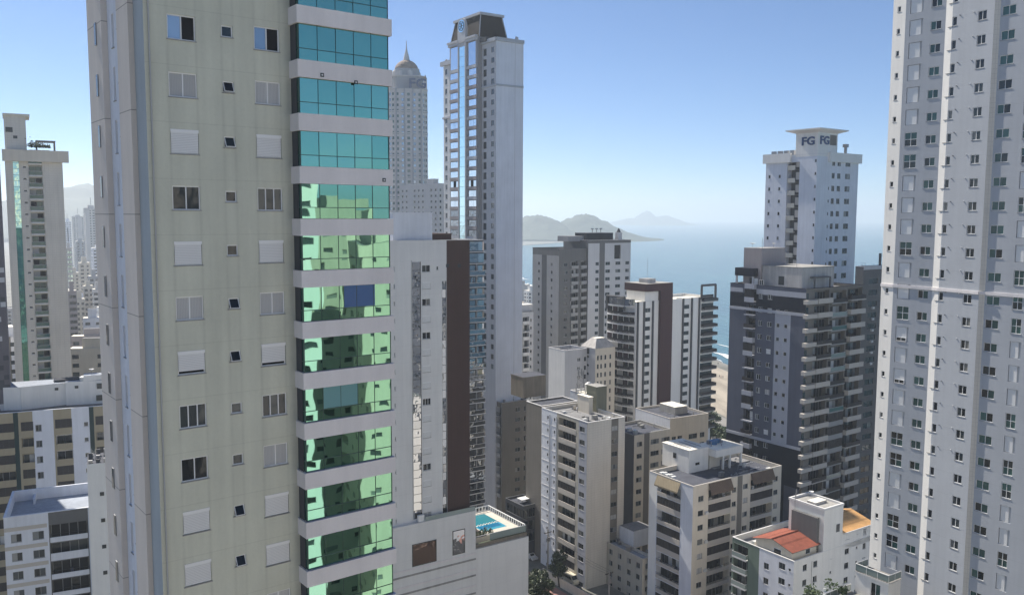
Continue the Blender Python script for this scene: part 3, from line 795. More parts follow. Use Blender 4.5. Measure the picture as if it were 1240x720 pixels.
# ---- the tall white tower at the right edge of the view (folded facade)
def right_tower():
    W = [(53.0, 123.3), (53.9, 121.4), (57.08, 116.6), (57.45, 115.6), (60.05, 110.35), (60.6, 109.95), (68.3, 97.1)]
    mats = ['white', 'pearl', 'white', 'pearl', 'beige_tile', 'pearl']  # white on the left-facing folds puts their sunlight into the colour
    ZT = 131.; subs = []
    main = None
    for i in range(6):
        (xa, ya), (xb, yb) = W[i], W[i+1]; L = sqrt((xb-xa)**2+(yb-ya)**2); an = math.degrees(atan2(yb-ya, xb-xa))
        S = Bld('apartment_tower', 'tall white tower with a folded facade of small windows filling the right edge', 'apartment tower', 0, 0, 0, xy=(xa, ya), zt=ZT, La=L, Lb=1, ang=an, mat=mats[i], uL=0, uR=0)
        subs.append(S)
    main = subs[0]
    z0 = HC+25.55; ks = list(range(-5, 26)); Z = [z0-3*k for k in ks]
    zoff = 28.7-25.55-3
    # slot windows on the sunlit edge strip
    subs[0].win('R', 1077.5, [z+zoff for z in Z], .75, w=.55, vref=266, style='single', name='slot_window', d=.2)
    # A wall: recessed panels (some replaced by four-pane windows) and two-pane windows
    quadk = {5, 6, 10, 13, 19, 20, 23, 24}; halfk = {14, 16}
    def panelcol(S, us, vref, quads, halves, zsh=0):
        t0 = S.hit('R', us[0], vref)[0]; t1 = S.hit('R', us[1], vref)[0]
        for k, z in zip(ks, Z):
            z = z+zsh
            if k in quads: S.winm('R', t0, t1-.12, [z], 1.9, style='quad', name='window', d=.3, pane='pane_green')
            else:
                S.op['R'].append((t0, t1, z-1.05, z+1.05, .22, 'pearl'))
                m = MB(); m.box(t0+.05, t1-.35, .10, .215, z-1.0, z+1.0, 'shutter'); S.put('recess_panel', 'R', 0, 0, m)
                if k in halves: S.items.append(('window', 'R', (t0+t1)/2-.1, z-1.0, *window_mb(1.5, .55, 'slide', 'frame_white', 'pane_dark', d=.06)[0], window_mb(1.5, .55, 'slide', 'frame_white', 'pane_dark', d=.06)[1], False))
    panelcol(subs[1], (1090.5, 1106.5), 266, quadk, halfk, .2)
    subs[1].win('R', (1115.5, 1128.2), Z, 1.15, vref=266, pane='pane_green')
    subs[3].win('R', (1136.5, 1146.5), [z-.02 for z in Z], 1.15, vref=266, pane='pane_dark')
    subs[3].win('R', (1171, 1181.5), [z-.02 for z in Z], 1.15, vref=266, pane='pane_dark')
    subs[5].win('R', (1199.5, 1216), Z, 1.15, vref=266, pane='pane_green')
    panelcol(subs[5], (1231.5, 1245.5), 266, {1, 2, 5, 6, 8, 11, 12, 13, 17, 19, 20, 23}, set(), .1)
    # vents and tiny hoods beside the small windows
    for S, uu in ((subs[3], 1150), (subs[3], 1166), (subs[3], 1133.8)):
        t_ = S.hit('R', uu, 266)[0]
        if t_ < .15: t_ = .2
        for k, z in zip(ks, Z):
            if -1 <= k <= 19:
                m = MB(); m.cyl(0, 0, 0, .001, .01, .01, 3, 'shutter'); m = MB(); m.bar((t_, -.004, z+.62), (t_, -.10, z+.59), .07, 'shutter' if uu != 1150 else 'frame_grey', 8)
                S.put('vent_hood', 'R', 0, 0, m)
    for S in subs:
        S.band('R', HC-9.75, HC-9.35, 'band_white', .16, name='ledge')
    for i, S in enumerate(subs):
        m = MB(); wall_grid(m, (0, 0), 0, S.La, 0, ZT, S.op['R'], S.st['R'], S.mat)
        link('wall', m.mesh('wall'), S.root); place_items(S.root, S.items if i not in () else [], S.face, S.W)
    bk = MB(); cx = [(x-main.x, y-main.y) for x, y in W]
    far = [(98, 115), (84, 141)]
    P = W[-1:]+far+W[:1]
    def ml(x, y): dx, dy = x-main.x, y-main.y; return (dx*main.a[0]+dy*main.a[1], dx*main.b[0]+dy*main.b[1])
    for a, b in zip(P, P[1:]): a, b = ml(*a), ml(*b); bk.quad((*a, 0), (*b, 0), (*b, ZT), (*a, ZT), 'pearl')
    bk.poly([(*ml(x, y), ZT) for x, y in W+far], 'roof_grey'); link('rear_wall', bk.mesh('rear_wall'), main.root)
    for S in subs[1:]: merge(S, main)
    ws = [c for c in main.root.children if c.name.startswith('window')]
    # more than a hundred windows: the largest-looking hundred stay single, the others become one part
    def imp(c):
        x, y = main.W(c.location.x, c.location.y); u, v = proj(x, y, c.location.z+.6)
        return (0 if (0 < u < 1240 and 0 < v < 720) else 1000)+sqrt(x*x+y*y)+abs(c.location.z-HC)*.2
    ws.sort(key=imp); rest = MB()
    for c in ws[100:]:
        M = Matrix.Translation(c.location) @ Matrix.Rotation(c.rotation_euler.z, 4, 'Z'); me = c.data; n = len(rest.v)
        rest.v += [tuple(M @ q.co) for q in me.vertices]
        for pl in me.polygons: rest.f.append(tuple(n+i for i in pl.vertices)); rest.m.append(rest.k(me.materials[pl.material_index].name))
        bpy.data.objects.remove(c)
    if rest.v: o_ = link('window', rest.mesh('window'), main.root); o_['kind'] = 'stuff'
    for c in main.root.children:
        pass
right_tower()

# ---- grey-beige block with long balconies, centre bottom
def beige_block():
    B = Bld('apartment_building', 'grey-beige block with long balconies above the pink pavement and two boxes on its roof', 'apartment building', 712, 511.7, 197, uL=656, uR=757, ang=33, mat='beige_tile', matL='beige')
    zr = B.rows('R', 744, 518.3, 625.6, 8, 5)
    t0, t1 = B.stripe('R', (740, 748.5), 'taupe', vref=540)
    B.winm('R', t0+.15, t1-.15, zr, 1.15, styles=['curtain', 'slide', 'slide', 'three', 'slide', 'curtain', 'slide'], pane='pane_mix', fr='frame_grey')
    B.stripe('L', (655, 674.5), 'white_blue', vref=500)
    a0, a1 = B.stripe('L', (701, 711), 'lilac_grey', vref=515)  # bluish shade of the window strip put into its lilac colour
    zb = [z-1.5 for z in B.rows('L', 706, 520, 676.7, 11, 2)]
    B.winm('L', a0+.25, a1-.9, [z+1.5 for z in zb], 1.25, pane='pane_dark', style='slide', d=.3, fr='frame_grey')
    B.balc('L', (676.5, 697.5), [z-.1 for z in zb], B.dz, styles=['solid', 'solid', 'closedsolid', 'solid', 'solid', 'closedsolid'], slab='slab_cream', dep=1.4, vref=512)
    for u in (663.5, 671.5):
        t = B.hit('L', u, 505)[0]; B.winm('L', t-.3, t+.3, [z+1.6 for z in zb], .8, style='single', name='slot_window', fr='frame_grey')
        m = MB(); m.box(t+.75, t+.85, -.12, -.003, 0, B.zt-1, 'slat_line'); B.put('rain_pipe', 'L', 0, 0, m)
    for z in zb: B.band('L', z-.12, z+.02, 'slab_white', .06, 0, B.hit('L', 674.5, 505)[0])
    B.roof('roof_grey', ph=.8); zr_ = B.zt-.8
    # two rooftop boxes
    def boxat(ul, uc, ur, vb, z1, mat, top, name='tank_room', z0=None):
        z0 = zr_ if z0 is None else z0
        x, y = B.loc(uc, vb, z0); xr, _ = B.loc(ur, vb, z0); _, yl = B.loc(ul, vb, z0)
        # lengths along each grid axis from the pixel widths
        g = sqrt((B.x)**2+(B.y)**2)/F
        w = (ur-uc)*g/.78; l = (uc-ul)*g/.62
        return B.block(x, x+w, y, y+l, z0+.002, z1, mat, name=name, top=top, cap=.12), (x, y, w, l)
    boxat(698, 713, 718, 501, zr_+4.0, 'cream', 'roof_pale'); boxat(709, 722, 735.5, 499, zr_+6.2, 'olive_tank', 'concrete', 'water_tank_room')
    clutter(B, 14, zr_, 2, B.La-1.5, 2, B.Lb-2, 5); dish(B.root, B.La*.6, .8, zr_)
    B.finish()
beige_block()

def dark_roof_block():
    B = Bld('apartment_building', 'plain taupe blind-walled block with a dark flat roof joined behind the grey-beige block', 'apartment building', 655.5, 491.6, 214, uL=637.5, uR=700, ang=33, mat='taupe')
    B.roof('roof_dark', ph=.35, th=.25); z = B.zt-.35
    # stained brown machine room on the roof
    x, y = B.loc(664, 479, z); B.block(x-7.5, x-.2, y+1, y+7, z+.002, z+5.4, 'old_brown', name='machine_room', top='roof_dark', cap=.1)
    B.finish()
dark_roof_block()

def balcony_block():
    B = Bld('apartment_building', 'weathered brown-grey block with a balcony stack and cluttered pale roof, beyond the blind wall', 'apartment building', 608, 488, 248, uL=581, uR=637.5, ang=34, mat='taupe')
    zr = B.rows('R', 627, 495.5, 568, 7, 2)
    B.win('R', (624, 630), zr, 1.2, vref=495, pane='pane_mix', fr='frame_grey'); B.win('R', (634.5, 636.8), zr, 1.5, vref=495, pane='pane_dark', style='single', fr='frame_grey')
    B.balc('L', (592, 606.5), [z-1.5 for z in zr], B.dz, styles=['rail', 'solid', 'solid_rail', 'solid', 'solid'], slab='slab_grey', vref=489, pr=.25)
    B.balc('L', (582.5, 589), [z-1.5 for z in zr], B.dz, styles=['solid', 'solid_rail'], slab='slab_cream', vref=486, pr=.9)
    B.roof('roof_pale', ph=.4, cap='concrete'); clutter(B, 12, B.zt-.4, 1, B.La-1, 1, B.Lb-2, 8)
    B.finish()
balcony_block()

def dark_podium():
    B = Bld('commercial_building', 'low dark glassy building with a white roof canopy between the street and the blind wall', 'commercial building', 633, 613, 214, uL=612, uR=655, ang=34, mat='dark_grey')
    for i in range(6):
        B.winm('R', .6+i*1.3, 1.7+i*1.3, [B.zt-2, B.zt-5.2, B.zt-8.4], 2.2, style='single', fr='frame_dark', pane='pane_dark')
        B.winm('L', .6+i*1.6, 2.0+i*1.6, [B.zt-2, B.zt-5.2, B.zt-8.4], 2.2, style='single', fr='frame_dark', pane='pane_dark')
    B.roof('roof_dark', ph=.4, cap='dark_grey')
    m = MB(); x = B.La*.3; y = B.Lb*.35
    for dx, dy in ((0, 0), (2.2, 0), (2.2, 1.6), (0, 1.6)): m.bar((x+dx, y+dy, B.zt-.4), (x+dx, y+dy, B.zt+.6), .06, 'metal_grey', 5)
    m.box(x-.3, x+2.5, y-.3, y+1.9, B.zt+.6, B.zt+.75, 'frame_white'); link('canopy', m.mesh('canopy'), B.root)
    B.finish()
dark_podium()

# ---- beige building behind, with roof shade put into its dark colour
def shaded_roof_block():
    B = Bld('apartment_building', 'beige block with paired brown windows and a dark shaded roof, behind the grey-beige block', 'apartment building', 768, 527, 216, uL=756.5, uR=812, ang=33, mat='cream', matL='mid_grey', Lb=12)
    zr = B.rows('R', 774, 537.5, 609, 6, 4)
    B.win('R', (771.2, 777.6), zr, 1.2, vref=537, pane='pane_mix', fr='frame_grey')
    B.win('R', (788, 798), zr, 1.25, vref=533, pane='pane_mix', fr='frame_grey', style='three'); B.win('R', (801, 811), zr, 1.25, vref=531, pane='pane_mix', fr='frame_grey', style='three')
    B.stripe('R', (780, 786.5), 'taupe', vref=535)
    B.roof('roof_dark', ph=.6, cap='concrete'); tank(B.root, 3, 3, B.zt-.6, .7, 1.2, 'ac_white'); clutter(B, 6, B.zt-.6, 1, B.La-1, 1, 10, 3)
    B.finish()
shaded_roof_block()
def long_low_block():
    B = Bld('apartment_building', 'long low cream block with a bluish end wall, just behind the block with awnings', 'apartment building', 811.5, 507, 246, uL=769.5, uR=858, ang=30, mat='cream', matL='white_blue')  # left end wall: skylight blue put into the wall colour
    z = B.zt
    zr = B.rows('R', 818, 531, 543, 2, 4)
    for (a, b) in ((813.5, 818.5), (820.5, 826), (834, 844), (847.5, 853)): B.win('R', (a, b), zr, 1.5, vref=528, pane='pane_mix', fr='frame_grey')
    B.roof('roof_dark', ph=.5, cap='slab_cream'); clutter(B, 9, z-.5, 1, B.La-2, 1, B.Lb-2, 13)
    B.block(6, 11, 5, 12, z-.49, z+1.8, 'concrete', name='stair_head', top='roof_pale')
    B.finish()
long_low_block()

# ---- block with awnings and white penthouse
def awning_block():
    B = Bld('apartment_building', 'cream block with brown penthouse awnings, dark balconies and a white tank platform on posts', 'apartment building', 839.5, 589, 178, uL=786.6, uR=946.5, ang=33.7, mat='cream', matL='white_blue')  # bluish skylight on the left wall is put into its colour
    zw = B.rows('R', 849, 603.3, 707.5, 7, 5); dz = B.dz
    fl = [z-1.35 for z in zw]
    B.st['L'].append((0, B.hit('L', 795.5, 575)[0], -1, 999, 'bright_white'))  # sun on this wall end put into a brighter white
    B.stripe('R', (839.5, 857), 'cream', vref=585)
    B.win('R', (845.6, 852), zw, 1.2, vref=603, pane='pane_dark', styles=['slide', 'single', 'slide', 'single', 'curtain', 'curtain', 'slide'], fr='frame_grey')
    stA = ['solid_rail', 'closedsolid', 'solid_rail', 'closedsolid', 'closedsolid', 'solid_rail', 'solid_rail']
    B.balc('R', (858, 885), fl, dz, styles=stA, slab='slab_cream', vref=600, dep=1.6)
    B.balc('R', (909, 935.5), fl, dz, styles=['solid_rail', 'closedsolid', 'solid_rail', 'solid_rail', 'closedsolid'], slab='slab_cream', vref=590, dep=1.6)
    B.win('R', (886.5, 891.5), [z+.1 for z in zw], 1.1, vref=595, pane='pane_mix', fr='frame_grey'); B.stripe('R', (893, 899), 'taupe', vref=590)
    B.win('R', (899.8, 905.6), [z+.3 for z in zw], 1.1, vref=587, pane='pane_mix', styles=['slide', 'curtain', 'slide'], fr='frame_grey')
    B.win('R', (937, 942), [z+.3 for z in zw], 1.15, vref=580, pane='pane_mix', fr='frame_grey')
    B.balc('L', (796, 824.5), fl, dz, styles=['solid_rail', 'closedsolid', 'solid_rail', 'closedsolid', 'closedsolid', 'solid_rail', 'solid_rail'], slab='slab_cream', vref=590, dep=1.5)
    # air conditioners on the walls
    for i, z in enumerate(zw[:7]):
        if i % 2 == 0: continue
        t = B.hit('R', 855.2, 600)[0]; m = MB(); m.box(t-.4, t+.4, -.42, -.05, z-.5, z+.1, 'ac_white'); m.cyl(t, -.43, z-.45, z-.45, .01, .01, 3, 'frame_dark'); m.box(t-.4, t-.34, -.05, -.003, z-.52, z+.1, 'metal_grey'); B.put('air_conditioner', 'R', 0, 0, m)
    B.roof('roof_dark', ph=.9, cap='slab_cream')  # penthouse shadow on the roof floor put into its dark colour
    z = B.zt; zr = z-.9
    # sloping awnings over the top balconies
    def awn(f, u0, u1, v, mat):
        t0 = B.hit(f, u0, v)[0]; t1 = B.hit(f, u1, v)[0]; m = MB(); n = 8; w = (t1-t0)/n
        m.poly([(t0, 0.1, z+.1), (t0, -.95, z-2.1), (t1, -.95, z-2.1), (t1, 0.1, z+.1)], mat); m.poly([(t1, 0.1, z+.06), (t1, -.93, z-2.16), (t0, -.93, z-2.16), (t0, 0.1, z+.06)], mat)
        for i in range(n): m.poly([(t0+i*w, -.95, z-2.1), (t0+i*w, -.95, z-2.42), (t0+(i+.5)*w, -.95, z-2.48), (t0+(i+1)*w, -.95, z-2.42), (t0+(i+1)*w, -.95, z-2.1)], mat)
        B.put('awning', f, 0, 0, m)
    awn('R', 858, 885, 585, 'awning'); awn('R', 909, 935.5, 572, 'awning'); awn('L', 796, 824.5, 578, 'awning_tan')
    # penthouse volume
    x0, y0 = B.loc(834, 573, zr); 
    def ph(): 
        m = MB(); m.box(x0, x0+6.2, y0, y0+8.6, zr+.002, z+4.3, 'white', 'roof_pale'); m.box(x0-.15, x0+6.35, y0-.15, y0+8.75, z+4.303, z+4.45, 'slab_white', 'roof_pale')
        p_ = link('penthouse', m.mesh('penthouse'), B.root)
        w = MB(); w.box(x0-.04, x0-.003, y0+4, y0+5.1, z+1.6, z+2.9, 'frame_grey'); w.box(x0-.06, x0-.041, y0+4.1, y0+5.0, z+1.7, z+2.8, 'pane_mix'); link('window', w.mesh('window'), p_)
        w = MB(); w.box(x0+1.9, x0+3.4, y0-.05, y0-.003, z+.6, z+1.4, 'frame_white'); w.box(x0+2.0, x0+3.3, y0-.07, y0-.051, z+.7, z+1.3, 'pane_mix'); link('window', w.mesh('window'), p_)
    ph()
    # platform on posts with a blue tank
    m = MB(); xa, xb = x0+6.4, x0+15.2; ya, yb = y0-2.2, y0+4.0
    for x in (xa+2.6, xb-4.0, xb-.3):
        m.box(x-.2, x+.2, ya+.1, ya+.5, zr+.002, z+3.6, 'white')
    for x in (xa+.3, xb-.3): m.box(x-.2, x+.2, yb-.5, yb-.1, zr+.002, z+3.6, 'white')
    m.box(xa, xb, ya, yb, z+2.3, z+3.9, 'white', 'roof_pale'); m.box(xa-.1, xb+.1, ya-.1, yb+.1, z+3.903, z+4.05, 'slab_white', 'roof_pale')
    link('tank_platform', m.mesh('tank_platform'), B.root)
    m = MB(); m.box(xa+.2, xa+3.6, ya+2.2, yb-.4, zr+.002, z+2.29, 'cream'); link('stair_head', m.mesh('stair_head'), B.root)
    tank(B.root, xa+3.4, y0+2.0, z+4.05, 1.0, 1.1, 'tank_blue'); tank(B.root, xa+5.2, y0+2.4, z+4.05, .7, .9, 'tank_blue')
    for i in range(7): m = MB(); m.bar((x0+.7+i*.8, y0+1.0, z+4.5), (x0+.7+i*.8, y0+6.5, z+4.62), .09, 'metal_grey' if i % 2 else 'rail_white', 5); link('pipe', m.mesh('pipe'), B.root)
    B.block(B.La-13, B.La-1, B.Lb-5, B.Lb-.6, zr+.002, zr+.25, 'roof_grey', name='roof_slab')
    for i in range(5): m = MB(); m.box(1.2, 2.4, B.Lb-6+i*.9, B.Lb-5.4+i*.9, zr+.003, zr+.9+.2*(i % 2), 'ac_white' if i % 2 else 'shutter'); link('air_conditioner', m.mesh('air_conditioner'), B.root)
    clutter(B, 16, zr, 8, B.La-2, 1, 4, 22); clutter(B, 9, zr, B.La-12, B.La-2, 5, B.Lb-2, 23); clutter(B, 5, z+4.05, xa+.6, xb-1, ya+.6, yb-1, 24)
    B.finish()
awning_block()

def small_beige():
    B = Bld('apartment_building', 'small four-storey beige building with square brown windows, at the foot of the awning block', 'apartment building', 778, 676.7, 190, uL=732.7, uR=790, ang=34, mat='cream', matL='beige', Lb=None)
    z = B.zt; zs = [z-1.9-2.75*i for i in range(4)]
    for u in (739.5, 750, 761.5, 772.5): B.win('L', u, zs, 1.25, w=1.25, vref=680, style='slide', fr='frame_grey', pane='pane_mix')
    B.win('R', 784, zs, 1.2, w=1.2, vref=676, fr='frame_grey', pane='pane_mix')
    B.roof('roof_blue', ph=.5, cap='slab_cream')
    B.block(3.5, 9.5, 7, 12, z-.49, z+3.6, 'white_blue', name='upper_storey', top='roof_grey'); B.block(4.5, 9, 1, 4, z-.49, z-.1, 'roof_grey', name='roof_slab')
    clutter(B, 5, z-.5, 1, 3, 2, B.Lb-1, 2); B.finish()
small_beige()

# ---- house with tiled roof
def tiled_house():
    B = Bld('apartment_building', 'low white block with red and orange tiled roofs and a tall white stair tower', 'apartment building', 961.5, 679.6, 157, uL=887, uR=1056, ang=34, mat='white', matL='white_blue')  # blue of the skylit left wall put into its colour
    z = B.zt; zs = [z-1.9-3.0*i for i in range(7)]
    for u, st in ((974.5, 'slide'), (987, 'slide')): B.win('R', u, zs, 1.2, w=1.2, vref=690, style=st, pane='pane_dark', fr='frame_grey')
    B.win('R', 1006, [q+.2 for q in zs], .5, w=.5, vref=680, style='single', name='small_window', fr='frame_grey')
    for u in (1026,): B.win('R', u, [q+3.4 for q in zs], 1.2, w=1.35, vref=655, pane='pane_dark', fr='frame_grey')
    B.win('R', 1047, [q+3.2 for q in zs], 1.2, w=1.0, vref=648, pane='pane_dark', styles=['shutter', 'slide', 'shutter'], fr='frame_grey')
    B.win('R', 1038, [q+3.4 for q in zs], .5, w=.5, vref=650, style='single', name='small_window', fr='frame_grey')
    B.zt_main = B.zt
    tg = B.hit('L', 919.5, 668)[0]
    B.st['L'].append((0, tg, -1, 999, 'sage'))
    B.balc('L', (888.5, 906), [q-1.6 for q in zs], 3.0, styles=['palerail', 'palerail'], slab='slab_white', vref=660, dep=1.3, pr=.5, back='sage')
    for u, w in ((928, 1.2), (947, 1.5)): B.win('L', u, [q+(-1.2 if u < 940 else .1) for q in zs], 1.3, w=w, vref=680, pane='pane_dark', fr='frame_grey')
    B.win('L', 956.5, [q for q in zs], .5, w=.5, vref=680, style='single', name='small_window', fr='frame_grey')
    # main walls are low; parapets and raised parts
    B.roof('roof_grey', ph=1.1, cap='slab_white', th=.2)
    zr = z-1.1
    # penthouse with gable roof
    px0, py0 = .6, 1.0; pw, pl = 8.6, 8.6      # along x, along y
    m = MB(); ze = zr+2.6; zg = zr+3.75
    xm = px0+pw*.5
    def P(x, y, zz): return (x, y, zz)
    m.quad(P(px0, py0, zr), P(px0+pw, py0, zr), P(px0+pw, py0, ze), P(px0, py0, ze), 'cream'); m.quad(P(px0+pw, py0+pl, zr), P(px0, py0+pl, zr), P(px0, py0+pl, ze), P(px0+pw, py0+pl, ze), 'cream')
    ym = py0+pl*.5
    m.poly([P(px0, py0+pl, zr), P(px0, py0, zr), P(px0, py0, ze), P(px0, ym, zg), P(px0, py0+pl, ze)], 'cream')
    m.poly([P(px0+pw, py0, zr), P(px0+pw, py0+pl, zr), P(px0+pw, py0+pl, ze), P(px0+pw, ym, zg), P(px0+pw, py0, ze)], 'cream')
    ph_ = link('penthouse', m.mesh('penthouse'), B.root)
    r = MB(); ov = .55; sl = (zg-ze)/(pl*.5)
    for sgn, mt in ((-1, 'tile_red'), (1, 'tile_red')):
        yo = (py0-ov) if sgn < 0 else (py0+pl+ov); zo = ze-ov*sl
        a = [(px0-ov, ym, zg+.12), (px0-ov, yo, zo+.12), (px0+pw+.3, yo, zo+.12), (px0+pw+.3, ym, zg+.12)]
        if sgn > 0: a = a[::-1]
        r.poly(a, mt); r.poly([(p[0], p[1], p[2]-.14) for p in a[::-1]], 'taupe')
        for i in range(4): j = (i+1) % 4; r.quad(a[j], a[i], (a[i][0], a[i][1], a[i][2]-.14), (a[j][0], a[j][1], a[j][2]-.14), 'taupe')
    r.bar((px0-ov, ym, zg+.17), (px0+pw+.3, ym, zg+.17), .12, 'tile_red', 6)
    link('tiled_roof', r.mesh('tiled_roof'), ph_)
    for (f, a, b) in (('x', 1.6, 3.0), ('y', 2.4, 4.2)):
        w = MB()
        if f == 'x': w.box(px0+a+2.4, px0+b+2.4, py0-.05, py0-.003, zr+1.2, zr+2.2, 'frame_white'); w.box(px0+a+2.5, px0+b+2.3, py0-.07, py0-.051, zr+1.3, zr+2.1, 'pane_dark')
        else: w.box(px0-.05, px0-.003, py0+a, py0+b, zr+.9, zr+2.1, 'frame_white'); w.box(px0-.07, px0-.051, py0+a+.1, py0+b-.1, zr+1.0, zr+2.0, 'pane_dark')
        link('window', w.mesh('window'), ph_)
    # stair tower
    tx, _ = B.hit('R', 996.5, 665); tx2, _ = B.hit('R', 1019.5, 658)
    m = MB(); zt = z_of(*B.W(tx, .1), 618); m.box(tx, tx2, -.02, 8.2, z-3, zt, 'white', 'concrete'); 
    for (a, b, c, d) in ((tx-.1, tx2+.1, -.1, .25), (tx-.1, tx2+.1, 8.0, 8.35), (tx-.1, tx+.25, .25, 8.0), (tx2-.25, tx2+.1, .25, 8.0)): m.box(a, b, c, d, zt+.003, zt+.45, 'slab_white')
    m.box(tx+1.3, tx2-1.2, 3.0, 5.0, zt+.01, zt+.5, 'weathered', 'roof_pale'); tw = link('stair_tower', m.mesh('stair_tower'), B.root)
    t_, z_ = B.hit('R', 1014.5, 638.5); w = MB(); w.box(t_-.55, t_+.55, -.07, -.022, z_-.8, z_+.8, 'frame_grey'); w.box(t_-.47, t_+.47, -.09, -.071, z_-.72, z_+.72, 'pane_mix'); link('window', w.mesh('window'), tw)
    m = MB(); m.box(tx-.75, tx-.02, 1.0, 7.0, zr+.01, zt-1.6, 'mid_grey'); link('duct_shaft', m.mesh('duct_shaft'), B.root)
    # raised rear wing with orange tiles
    wx0, wx1 = tx2+.02, B.La-.02; ze2 = z+2.6; y1 = 9.5
    m = MB(); m.box(wx0, wx1, 0.0, y1, z-1.0, ze2, 'white', 'roof_grey'); wg = link('rear_wing', m.mesh('rear_wing'), B.root)
    r = MB(); a = [(wx0, -.4, ze2+.02), (wx1+.3, -.4, ze2+.02), (wx1+.3, y1*.55, ze2+1.5), (wx0, y1*.55, ze2+1.5)]
    r.poly(a, 'tile_orange'); r.poly([(wx1+.3, y1+.4, ze2+.02), (wx0, y1+.4, ze2+.02), (wx0, y1*.55, ze2+1.5), (wx1+.3, y1*.55, ze2+1.5)], 'tile_orange'); r.poly([(wx0, y1+.4, ze2+.02), (wx0, -.4, ze2+.02), (wx0, y1*.55, ze2+1.5)], 'white')
    r.poly([(wx1+.29, -.4, ze2+.02), (wx1+.29, y1+.4, ze2+.02), (wx1+.29, y1*.55, ze2+1.5)], 'white'); r.box(wx0, wx1+.3, -.5, -.38, ze2-.12, ze2+.03, 'slab_white'); link('tiled_roof', r.mesh('tiled_roof'), wg)
    antenna(B.root, tx-.4, 6.5, zt-1.6, 3.2); antenna(B.root, tx+1, 7.4, zt+.4, 1.8); dish(B.root, tx2-1, 6.8, zt)
    m = MB(); m.bar((B.hit('R', 982.5, 690)[0], -.08, 0), (B.hit('R', 982.5, 690)[0], -.08, z-1), .05, 'slat_line', 5); link('rain_pipe', m.mesh('rain_pipe'), B.root)
    clutter(B, 5, zr, 10.5, 12.5, 1, B.Lb-1, 7); clutter(B, 5, zr, 1, 9, 11, B.Lb-1, 9)
    B.finish()
tiled_house()

# ---- terraced annex at the foot of the right tower
def terrace():
    B = Bld('terraced_annex', 'white annex with two glass-railed roof terraces at the foot of the right tower', 'annex building', 1076, 707, 112, uL=1036, uR=1091, ang=34, mat='white')
    z = B.zt
    B.win('L', (1054, 1066), [z-1.7], 2.2, vref=712, name='terrace_door', pane='pane_green')
    def rail(x0, y0, x1, y1, zz):
        m = MB(); n = max(2, int(sqrt((x1-x0)**2+(y1-y0)**2)/1.3))
        for i in range(n+1): x, y = lerp(x0, x1, i/n), lerp(y0, y1, i/n); m.bar((x, y, zz), (x, y, zz+1.05), .035, 'rail_white', 5)
        m.bar((x0, y0, zz+1.05), (x1, y1, zz+1.05), .05, 'rail_white', 6); d = .012; L = sqrt((x1-x0)**2+(y1-y0)**2); nx, ny = -(y1-y0)/L*d, (x1-x0)/L*d
        m.quad((x0+nx, y0+ny, zz+.1), (x1+nx, y1+ny, zz+.1), (x1+nx, y1+ny, zz+.98), (x0+nx, y0+ny, zz+.98), 'rail_glass_pale'); link('glass_railing', m.mesh('glass_railing'), B.root)
    m = MB(); m.box(-.15, B.La, -.15, B.Lb+.1, z-.25+.26, z+.16, 'slab_white', 'paving'); link('terrace_floor', m.mesh('terrace_floor'), B.root)
    zz = z+.16; rail(0, 0, B.La, 0, zz); rail(0, 0, 0, B.Lb, zz); rail(0, B.Lb, B.La, B.Lb, zz)
    # lower terrace in front
    zl = z-3.0; m = MB(); m.box(-6.2, -.01, -1.5, B.Lb+.6, 0, zl, 'white', 'paving'); link('lower_terrace', m.mesh('lower_terrace'), B.root)
    rail(-6.2, -1.5, -.05, -1.5, zl); rail(-6.2, -1.5, -6.2, B.Lb+.6, zl); rail(-6.2, B.Lb+.6, -.05, B.Lb+.6, zl)
    rs = random.Random(5); pp = empty('potted_plant', (*B.W(-3, 4.8), zl), B.g); tag(pp, 'bushy potted plant on the lower glass-railed terrace', 'potted plant')
    m = MB(); m.cyl(0, 0, 0, .6, .3, .4, 12, 'lounger'); link('pot', m.mesh('pot'), pp); m = MB()
    for i in range(220):
        c = Vector((rs.gauss(0, .35), rs.gauss(0, .35), 1.1+rs.gauss(0, .3))); a = Vector((rs.gauss(0, 1), rs.gauss(0, 1), rs.gauss(0, 1))).normalized()*.16; b = a.cross(Vector((rs.random(), rs.random(), rs.random()))).normalized()*.10
        m.quad(c-a, c-b, c+a, c+b, 'leaf_b')
    link('foliage', m.mesh('foliage'), pp)
    for i, yy in enumerate((6.6, 3.0)):
        t_ = empty('terrace_chair', (*B.W(-4.2, yy), zl), B.g+i); tag(t_, ['white terrace chair behind the potted plant', 'white terrace chair in front of the potted plant'][i], 'chair')
        c = MB(); c.box(-.28, .28, -.28, .28, .40, .47, 'frame_white'); link('seat', c.mesh('seat'), t_)
        c = MB(); c.box(-.28, .28, .24, .30, .47, .95, 'frame_white'); link('backrest', c.mesh('backrest'), t_)
        for sx, sy in ((-1, -1), (1, -1), (1, 1), (-1, 1)): c = MB(); c.bar((sx*.25, sy*.25, 0), (sx*.24, sy*.24, .4), .03, 'frame_white', 5); link('leg', c.mesh('leg'), t_)
    B.finish()
def leafmat(name, c0, c1):
    m, t, p = _new(name); geo = nd(t, 'ShaderNodeNewGeometry'); r = nd(t, 'ShaderNodeValToRGB')
    r.color_ramp.elements[0].color = (*c0, 1); r.color_ramp.elements[1].color = (*c1, 1); t.links.new(geo.outputs['Random Per Island'], r.inputs[0]); t.links.new(r.outputs[0], p.inputs['Base Color'])
    p.inputs['Roughness'].default_value = .55
leafmat('leaf_a', (.022, .040, .016), (.070, .095, .035)); leafmat('leaf_b', (.03, .06, .02), (.09, .13, .04))
terrace()

